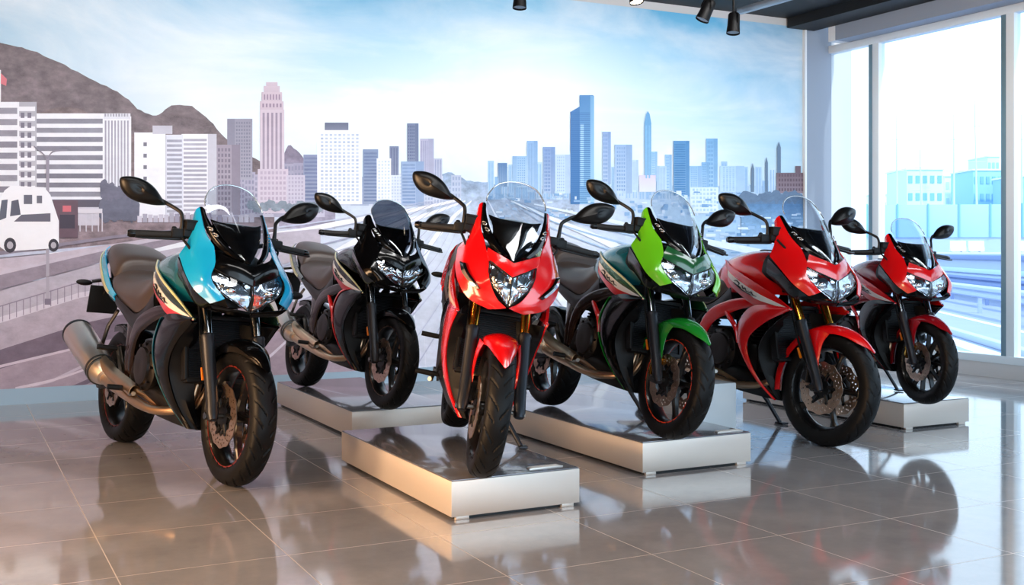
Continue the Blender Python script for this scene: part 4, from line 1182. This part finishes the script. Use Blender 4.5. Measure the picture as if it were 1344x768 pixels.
# motorway: pale carriageways fanning out from the middle distance, darker seams and rails
for pts, a, b, c in [([(604, 262), (540, 276), (450, 292), (380, 306), (250, 322), (60, 338)], 3, 12, (236, 236, 244)), ([(610, 264), (560, 282), (490, 306), (430, 340), (370, 390)], 2, 16, (238, 240, 248)),
                     ([(618, 264), (590, 290), (560, 330), (545, 390), (540, 480)], 2, 26, (236, 240, 250)), ([(640, 264), (660, 300), (700, 350), (760, 420), (800, 480)], 2, 26, (236, 242, 252)),
                     ([(670, 264), (730, 290), (800, 320), (900, 370), (1010, 420)], 2, 18, (232, 242, 252)), ([(700, 268), (800, 290), (900, 312), (1040, 340)], 2, 10, (222, 236, 250))]: mu.path(pts, a, b, c, .15)
mu.up()
for k in range(26):
    t = k/25; x1 = -120+t*1180; x0 = 560+t*120
    pts = [(x0+(x1-x0)*s**1.35, 264+(500-264)*s**(.75+.4*abs(t-.5))*(.35+.65*(1-abs(2*t-1)**1.5))+6*math.sin(k*2.1)*s) for s in (0, .25, .5, .75, 1)]
    mu.path(pts, .5, 3.2 if k % 3 else 5, mix3((168, 170, 194), (196, 200, 220), r.random()) if t < .62 else mix3((150, 180, 214), (190, 212, 236), r.random()), .3)
mu.up()
# left foreground: kerbs, parapets and lanes
MV = (142, 132, 148)
mu.poly([(-700, 420), (-100, 350), (60, 334), (240, 306), (300, 296), (300, 304), (150, 332), (0, 356), (-700, 470)], (196, 184, 198), .3)
mu.poly([(-700, 392), (0, 330), (150, 309), (240, 300), (240, 303), (150, 313), (0, 335), (-700, 400)], MV, .3); mu.up()
mu.poly([(-700, 470), (0, 359), (133, 328), (260, 305), (330, 297), (330, 301), (260, 312), (133, 344), (0, 380), (-700, 520)], (150, 138, 152), .4)
mu.up(); mu.poly([(-700, 462), (0, 356), (133, 326), (260, 303), (260, 306), (133, 330), (0, 361), (-700, 468)], (198, 188, 202), .2)
mu.poly([(-700, 540), (0, 382), (133, 345), (300, 312), (420, 300), (420, 330), (300, 372), (110, 396), (0, 424), (-700, 600)], (188, 180, 194), .3)
mu.up(); mu.poly([(-700, 575), (0, 424), (104, 391), (220, 372), (330, 350), (330, 372), (220, 400), (110, 424), (0, 460), (-700, 640)], (182, 170, 184), .35)
mu.up(); mu.poly([(-700, 562), (0, 416), (104, 384), (220, 364), (330, 342), (330, 346), (220, 370), (104, 391), (0, 424), (-700, 574)], (214, 206, 218), .2)
for k in range(22):
    x = -60+k*9.; y0 = 427-(x+0)*.317 if x < 104 else 394-(x-104)*.17
    mu.rect(x, y0-25, x+1., y0-4, (140, 128, 146))
mu.path([(-60, 421), (0, 402), (60, 384), (104, 371), (160, 360)], 1.6, 1.4, (146, 134, 152))
mu.poly([(-700, 640), (0, 459), (110, 424), (220, 400), (360, 366), (360, 392), (220, 430), (110, 452), (0, 484), (-700, 690)], (122, 108, 124), .4)
mu.poly([(-700, 690), (0, 484), (110, 452), (220, 430), (360, 392), (520, 420), (520, 700), (-700, 760)], (166, 150, 164), .35)
mu.up()
for x0, y0, x1, y1, ww, c in ((-300, 545, 120, 452, 5, (206, 192, 206)), (-240, 640, 130, 470, 6, (196, 182, 198)), (20, 510, 130, 478, 4, (212, 198, 210)), (60, 520, 132, 492, 9, (116, 102, 118)), (90, 520, 140, 500, 5, (116, 102, 118)), (340, 480, 420, 400, 5, (214, 206, 220)), (380, 500, 470, 400, 7, (206, 204, 222)), (560, 520, 556, 440, 8, (236, 236, 246))):
    mu.path([(x0, y0), ((x0+x1)/2, (y0+y1)/2+3), (x1, y1)], ww, ww*.6, c, .2)
mu.up()
# street lamp
mu.rect(60.2, 205, 64.4, 398, (150, 142, 156), (176, 168, 182)); mu.path([(62, 208), (70, 199), (88, 197)], 2.4, 2.2, (140, 134, 148)); mu.path([(62, 208), (54, 200), (44, 192)], 2.4, 2.2, (140, 134, 148)); mu.rect(58.5, 392, 66, 400, (130, 120, 138))
# white van, dark red lorry behind, shelter
mu.rect(70, 263, 102, 312, (106, 84, 96), None, .2); mu.up(); mu.rect(82, 270, 93, 278, (206, 108, 118)); mu.rect(78, 282, 98, 300, (70, 62, 76)); mu.up(); mu.rect(102, 274, 134, 280, (214, 208, 218))
for x in (104, 112, 120, 128, 133): mu.rect(x, 280, x+1.6, 304, (206, 200, 212))
mu.up()
mu.poly([(-6, 320), (-6, 270), (6, 250), (14, 244), (58, 246), (66, 256), (77, 290), (77, 320), (70, 326), (8, 330)], (240, 238, 244), .05)
mu.up()
mu.poly([(-2, 290), (2, 263), (10, 262), (8, 286)], (96, 98, 112)); mu.poly([(13, 284), (15, 264), (24, 262), (27, 282)], (92, 92, 106)); mu.rect(31, 256, 42, 268, (104, 102, 116)); mu.rect(48, 257, 55, 267, (110, 108, 122))
mu.poly([(18, 291), (28, 282), (66, 280), (66, 291)], (104, 100, 114))
for x, rr in ((13, 10), (70, 8.5)): mu.poly([(x+rr*.8*math.cos(a*PI/8), 322+rr*math.sin(a*PI/8)) for a in range(16)], (62, 58, 68)); mu.up(); mu.poly([(x+rr*.42*math.cos(a*PI/8), 322+rr*.5*math.sin(a*PI/8)) for a in range(16)], (176, 170, 180))

def mural_material(sky):
    m = bpy.data.materials.new('mural_sky' if sky else 'mural_print'); m.use_nodes = True; nt = m.node_tree; b = nt.nodes['Principled BSDF']; L = nt.links.new
    b.inputs['Roughness'].default_value = .45; b.inputs['Specular IOR Level'].default_value = .25
    at = nt.nodes.new('ShaderNodeAttribute'); at.attribute_name = 'ink'; tc = nt.nodes.new('ShaderNodeTexCoord')
    n = nt.nodes.new('ShaderNodeTexNoise'); mp = nt.nodes.new('ShaderNodeMapping'); L(tc.outputs['Object'], mp.inputs[0]); L(mp.outputs[0], n.inputs['Vector'])
    mx = nt.nodes.new('ShaderNodeMix'); mx.data_type = 'RGBA'
    if sky:
        mp.inputs['Scale'].default_value = (.35, 1, 1.1); n.inputs['Scale'].default_value = 1.3; n.inputs['Detail'].default_value = 9; n.inputs['Roughness'].default_value = .55; n.inputs['Distortion'].default_value = .6
        rp = nt.nodes.new('ShaderNodeValToRGB'); rp.color_ramp.elements[0].position = .42; rp.color_ramp.elements[0].color = (0, 0, 0, 1); rp.color_ramp.elements[1].position = .68; rp.color_ramp.elements[1].color = (.8, .8, .8, 1)
        L(n.outputs['Fac'], rp.inputs['Fac']); L(rp.outputs['Color'], mx.inputs['Factor']); L(at.outputs['Color'], mx.inputs['A']); mx.inputs['B'].default_value = (*lin((246, 249, 252)), 1)
    else:
        mp.inputs['Scale'].default_value = (1, 1, 1.6); n.inputs['Scale'].default_value = 9.; n.inputs['Detail'].default_value = 10; n.inputs['Roughness'].default_value = .72
        mr = nt.nodes.new('ShaderNodeMapRange'); mr.inputs['From Min'].default_value = .3; mr.inputs['From Max'].default_value = .7; mr.inputs['To Min'].default_value = .45; mr.inputs['To Max'].default_value = 1.4; L(n.outputs['Fac'], mr.inputs['Value'])
        mul = nt.nodes.new('ShaderNodeVectorMath'); mul.operation = 'SCALE'; L(at.outputs['Color'], mul.inputs[0]); L(mr.outputs[0], mul.inputs['Scale'])
        gr = nt.nodes.new('ShaderNodeAttribute'); gr.attribute_name = 'grain'; L(gr.outputs['Fac'], mx.inputs['Factor']); L(at.outputs['Color'], mx.inputs['A']); L(mul.outputs[0], mx.inputs['B'])
    L(mx.outputs['Result'], b.inputs['Base Color']); return m
# weld nothing, keep each printed shape flat on the wall; a thin backing sheet gives the print its body
for rank, i in enumerate(sorted(range(len(mu.f)), key=lambda i: mu.l[i])):
    for k in mu.f[i]: mu.v[k] = (mu.v[k][0], mu.v[k][1]-rank*3.5e-6, mu.v[k][2])
me = bpy.data.meshes.new('wall_mural'); o0 = len(mu.v)
for p in ((LEFT_X+.01, 3.445), (7.92, 3.445), (7.92, .118), (LEFT_X+.01, .118)): mu.v.append((p[0], WALL_Y-.0004, p[1]))
mu.f.append((o0, o0+1, o0+2, o0+3)); mu.c += [(.8, .8, .82, 1)]*4; mu.k += [0.]*4; mu.m.append(0)
me.from_pydata(mu.v, [], mu.f)
a = me.attributes.new('ink', 'FLOAT_COLOR', 'POINT'); a.data.foreach_set('color', [x for c in mu.c for x in c])
a = me.attributes.new('grain', 'FLOAT', 'POINT'); a.data.foreach_set('value', mu.k)
me.materials.append(mural_material(False)); me.materials.append(mural_material(True)); me.polygons.foreach_set('material_index', mu.m)
tag(link('wall_mural', me), 'wall-wide printed mural of a city skyline with motorway, brown hill and blue sky', 'mural')

# ------------------------------------------------------------------ outside the glazing: road, barriers, hoarding, harbour town
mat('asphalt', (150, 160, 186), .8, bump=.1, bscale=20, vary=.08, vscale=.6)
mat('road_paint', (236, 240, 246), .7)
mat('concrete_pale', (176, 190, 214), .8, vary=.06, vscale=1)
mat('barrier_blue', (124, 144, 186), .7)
mat('hoarding_blue', (168, 202, 228), .6, vary=.05, vscale=.4)  # paled to carry the distance haze
mat('haze_blue', (150, 196, 226), .8); mat('haze_pale', (196, 222, 238), .8); mat('haze_white', (226, 238, 246), .8); mat('haze_deep', (124, 176, 214), .8)  # distance haze mixed into the building colours
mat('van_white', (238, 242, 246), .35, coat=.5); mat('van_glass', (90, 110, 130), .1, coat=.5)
mat('panel_white', (244, 246, 248), .6)
RD = V((.588, .809, 0)); RN = V((.809, -.588, 0)); RZ = math.atan2(RD[1], RD[0])     # direction of the road, and across it
G0 = -.25
o = obj('ground_outside', MB().box((138.4, 100, G0-.05), (260, 340, .1)), 'asphalt'); struct(o)
def along(dist, s, z=0.): p = V((8.6, 6.6, 0))+RN*dist+RD*s; return (p[0], p[1], G0+z)
def strip(name, dist, w, h, m, label=None, cat=None, s0=-10, s1=45, z=0.):
    c = along(dist, (s0+s1)/2, z+h/2); ob = obj(name, MB().box((0, 0, 0), (s1-s0, w, h), None, min(.02, h*.3)), m); ob.location = c; ob.rotation_euler = (0, 0, RZ)
    return tag(ob, label, cat) if label else ob
for d, w in ((.95, .30), (2.6, .14)): struct(strip('road_marking', d, w, .006, 'road_paint', s1=60))
struct(strip('kerb', 1.3, .16, .10, 'concrete_pale', s1=60))
def guard(dist, h, label, m, nposts=24):
    g = empty('guard_rail', along(dist, 20), RZ, label, 'guard rail')
    mb = MB(); mb.prism([(-.04, h-.28), (.02, h-.24), (.02, h-.18), (-.04, h-.14), (.02, h-.10), (.02, h-.04), (-.04, h), (-.06, h), (-.06, h-.28)], 'x', -24, 64, 0); obj('beam', mb, m, g)
    for k in range(nposts): obj('post', MB().box((-23+k*3.7, -.10, (h-.05)/2), (.08, .08, h-.05)), m, g)
guard(3.3, .62, 'pale steel guard rail nearest to the window outside', 'concrete_pale')
guard(4.4, .75, 'blue steel guard rail standing in front of the raised road', 'barrier_blue')
# raised road: a long wall with two bands, its deck at about eye level
struct(strip('road_deck', 17, 23, 1.298, 'concrete_pale', s0=-12, s1=140))
for z, m_ in ((.28, 'barrier_blue'), (.72, 'haze_pale'), (1.12, 'barrier_blue')): struct(strip('trim_road_band', 5.46, .06, .14, m_, s0=-12, s1=140, z=z))
AX = -.62
def beyond(px_angle, D, z=0.):
    a = CAM_YAW+px_angle; return (D*math.sin(a)/math.cos(px_angle), D*math.cos(a)/math.cos(px_angle), z)
ang = lambda px: math.atan((px-672)/FPX)
TZ = 2.6
tr_ = obj('ground_terrace', MB().box((0, 60, TZ/2-.1), (90, 120, TZ)), 'concrete_pale'); tr_.location = beyond(ang(1260), 108); tr_.rotation_euler = (0, 0, AX); struct(tr_)
hd = empty('site_hoarding', beyond(ang(1262), 108, TZ-.1), AX, 'long pale blue panel hoarding across the far side of the road', 'hoarding')
for k in range(16): obj('panel', MB().box((-22+k*2.9, -.1, 1.6), (2.82, .08, 3.2), None, .01), 'hoarding_blue', hd); obj('post', MB().box((-23.45+k*2.9, -.16, 1.65), (.14, .14, 3.3)), 'haze_deep', hd)
def road_barrier(px, D, label):
    v = empty('road_barrier', beyond(ang(px), D, G0+1.30), AX, label, 'barrier', 'white road barriers on the raised road')
    obj('body', MB().prism([(-.30, .06), (.30, .06), (.28, .30), (.10, .55), (.08, .95), (-.08, .95), (-.10, .55), (-.28, .30)], 'x', -.62, .62, .03), 'van_white', v)
    for x in (-.4, .4): obj('foot', MB().box((x, 0, .035), (.24, .58, .07), None, .01), 'haze_pale', v)
    obj('filler_cap', MB().lathe([(0, .07), (.05, .07), (.05, 0)], (.3, 0, .95), 'z', 14), 'haze_pale', v)
road_barrier(1257, 92, 'white plastic barrier on the raised road outside, left of the pair'); road_barrier(1281, 93, 'white plastic barrier on the raised road outside, right of the pair'); road_barrier(1348, 92, 'white plastic barrier on the raised road, cut by the edge of the last pane')
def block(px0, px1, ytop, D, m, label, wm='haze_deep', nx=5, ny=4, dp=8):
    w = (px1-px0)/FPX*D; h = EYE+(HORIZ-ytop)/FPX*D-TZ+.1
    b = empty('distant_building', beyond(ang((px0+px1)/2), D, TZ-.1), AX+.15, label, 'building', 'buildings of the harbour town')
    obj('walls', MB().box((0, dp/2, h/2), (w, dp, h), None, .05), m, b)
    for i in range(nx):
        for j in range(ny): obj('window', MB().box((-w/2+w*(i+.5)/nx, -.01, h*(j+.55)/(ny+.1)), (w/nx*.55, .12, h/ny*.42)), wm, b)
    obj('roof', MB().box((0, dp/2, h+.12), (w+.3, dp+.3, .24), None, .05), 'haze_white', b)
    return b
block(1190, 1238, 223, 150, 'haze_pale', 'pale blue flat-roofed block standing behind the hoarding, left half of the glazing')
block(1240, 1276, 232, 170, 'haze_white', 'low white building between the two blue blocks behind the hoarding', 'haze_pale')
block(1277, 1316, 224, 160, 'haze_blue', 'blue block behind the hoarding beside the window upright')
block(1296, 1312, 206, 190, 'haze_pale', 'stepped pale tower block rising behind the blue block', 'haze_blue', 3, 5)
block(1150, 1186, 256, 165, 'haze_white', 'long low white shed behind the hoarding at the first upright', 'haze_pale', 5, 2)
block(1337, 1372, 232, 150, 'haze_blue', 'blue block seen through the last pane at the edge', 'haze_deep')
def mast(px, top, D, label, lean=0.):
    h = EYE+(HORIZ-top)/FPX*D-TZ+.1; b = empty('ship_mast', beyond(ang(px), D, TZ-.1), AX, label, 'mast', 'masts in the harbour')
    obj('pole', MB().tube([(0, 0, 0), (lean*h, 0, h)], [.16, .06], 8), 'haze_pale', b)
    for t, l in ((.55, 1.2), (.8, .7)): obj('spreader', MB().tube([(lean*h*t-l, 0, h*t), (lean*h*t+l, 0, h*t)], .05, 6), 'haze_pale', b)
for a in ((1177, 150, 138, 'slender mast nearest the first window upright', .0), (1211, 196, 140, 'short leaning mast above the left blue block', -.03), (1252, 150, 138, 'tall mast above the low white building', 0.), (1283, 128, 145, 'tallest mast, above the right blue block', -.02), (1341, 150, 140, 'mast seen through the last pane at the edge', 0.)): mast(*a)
# added white panel in the sun, makes the first bay look bright white
fin = empty('added_panel', (9.10, 9.90, G0), 0, 'white panel added outside next to the pillar to make the first pane bright', 'facade')
obj('face', MB().box((0, 0, 2.8), (1.24, .3, 5.6), None, .02), 'panel_white', fin); obj('base', MB().box((0, 0, .1), (1.3, .36, .2), None, .01), 'concrete_pale', fin)
# light levels
SKY, WASH, PANEL, WARMP, SUN, FRONT, EXPO = 2.4, 34., 36., 120., 3., 190., 0.

# ------------------------------------------------------------------ camera, light, view
cam = bpy.data.cameras.new('camera'); co = bpy.data.objects.new('camera', cam); COL.objects.link(co)
co.location = (0, 0, EYE); co.rotation_euler = (PI/2, 0, -CAM_YAW)
cam.sensor_width = 36.; cam.lens = 36.*FPX/1344; cam.shift_y = -(384-HORIZ)/1344; cam.clip_end = 400
SC.camera = co

w = bpy.data.worlds.new('sky'); SC.world = w; w.use_nodes = True
nt = w.node_tree; bg = nt.nodes['Background']
tc = nt.nodes.new('ShaderNodeTexCoord'); sp = nt.nodes.new('ShaderNodeSeparateXYZ'); rp = nt.nodes.new('ShaderNodeValToRGB')
nt.links.new(tc.outputs['Generated'], sp.inputs[0]); nt.links.new(sp.outputs['Z'], rp.inputs['Fac']); nt.links.new(rp.outputs['Color'], bg.inputs['Color'])
rp.color_ramp.elements[0].position = 0.; rp.color_ramp.elements[0].color = (.82, .92, 1., 1)
rp.color_ramp.elements[1].position = .6; rp.color_ramp.elements[1].color = (.55, .76, 1., 1)
bg.inputs['Strength'].default_value = SKY

def area(name, loc, target, size, power, rgb, shape='RECTANGLE', spread=None):
    l = bpy.data.lights.new(name, 'AREA'); l.shape = shape; l.size = size[0]; l.size_y = size[1]; l.energy = power; l.color = rgb
    if spread: l.spread = spread
    o = bpy.data.objects.new(name, l); COL.objects.link(o); o.location = loc
    o.rotation_euler = (Vector(target)-Vector(loc)).to_track_quat('-Z', 'Y').to_euler(); return o
def spotl(name, loc, target, power, rgb, ang=60, blend=.6, r=.05):
    l = bpy.data.lights.new(name, 'SPOT'); l.energy = power; l.color = rgb; l.spot_size = math.radians(ang); l.spot_blend = blend; l.shadow_soft_size = r
    o = bpy.data.objects.new(name, l); COL.objects.link(o); o.location = loc
    o.rotation_euler = (Vector(target)-Vector(loc)).to_track_quat('-Z', 'Y').to_euler(); return o
WARM, COOL, NEUT = (1., .62, .34), (.52, .79, 1.), (1., .95, .9)
# wall washers for the mural, ceiling panels over the bikes, warm lamps along the left wall
for i, x in enumerate((-.6, 1.2, 3., 4.8, 6.6)):
    area('mural_washer', (x, 5.2, 3.46), (x, 8.85, 1.3), (1.6, .3), WASH*(.62, .82, .95, 1., 1.05)[i], (1., .985, .975), spread=math.radians(110))
area('ceiling_panel', (1.8, 3.2, 3.46), (1.8, 3.2, 0), (2.4, .5), PANEL, (1., .97, .94))
area('ceiling_panel', (4.8, 3.0, 3.46), (4.8, 3.2, 0), (2.4, .5), PANEL, (.85, .93, 1.))
for y in (2.2, 5.0): area('warm_lamp', (-1.2, y, 3.4), (-2.6, y, 1.0), (.5, 1.6), WARMP*.6, WARM)
for y in (2.4, 4.6): area('warm_lamp', (-2.45, y, 1.4), (3., y-.2, .6), (1.5, 1.8), WARMP*.6, WARM, spread=math.radians(100))
area('front_fill', (4., -4.4, 1.9), (4., 0, 1.2), (8., 3.2), FRONT, COOL)  # added cool fill behind the camera, stands in for daylight from an open front

sun = bpy.data.lights.new('sun', 'SUN'); sun.energy = SUN; sun.angle = .04; sun.color = (1., .97, .92)
so = bpy.data.objects.new('sun', sun); COL.objects.link(so); so.rotation_euler = Vector((-.25, .85, -1.0)).to_track_quat('-Z', 'Y').to_euler()

vs = SC.view_settings; vs.view_transform = 'Standard'; vs.look = 'None'; vs.exposure = EXPO; vs.gamma = 1.; vs.use_curve_mapping = False
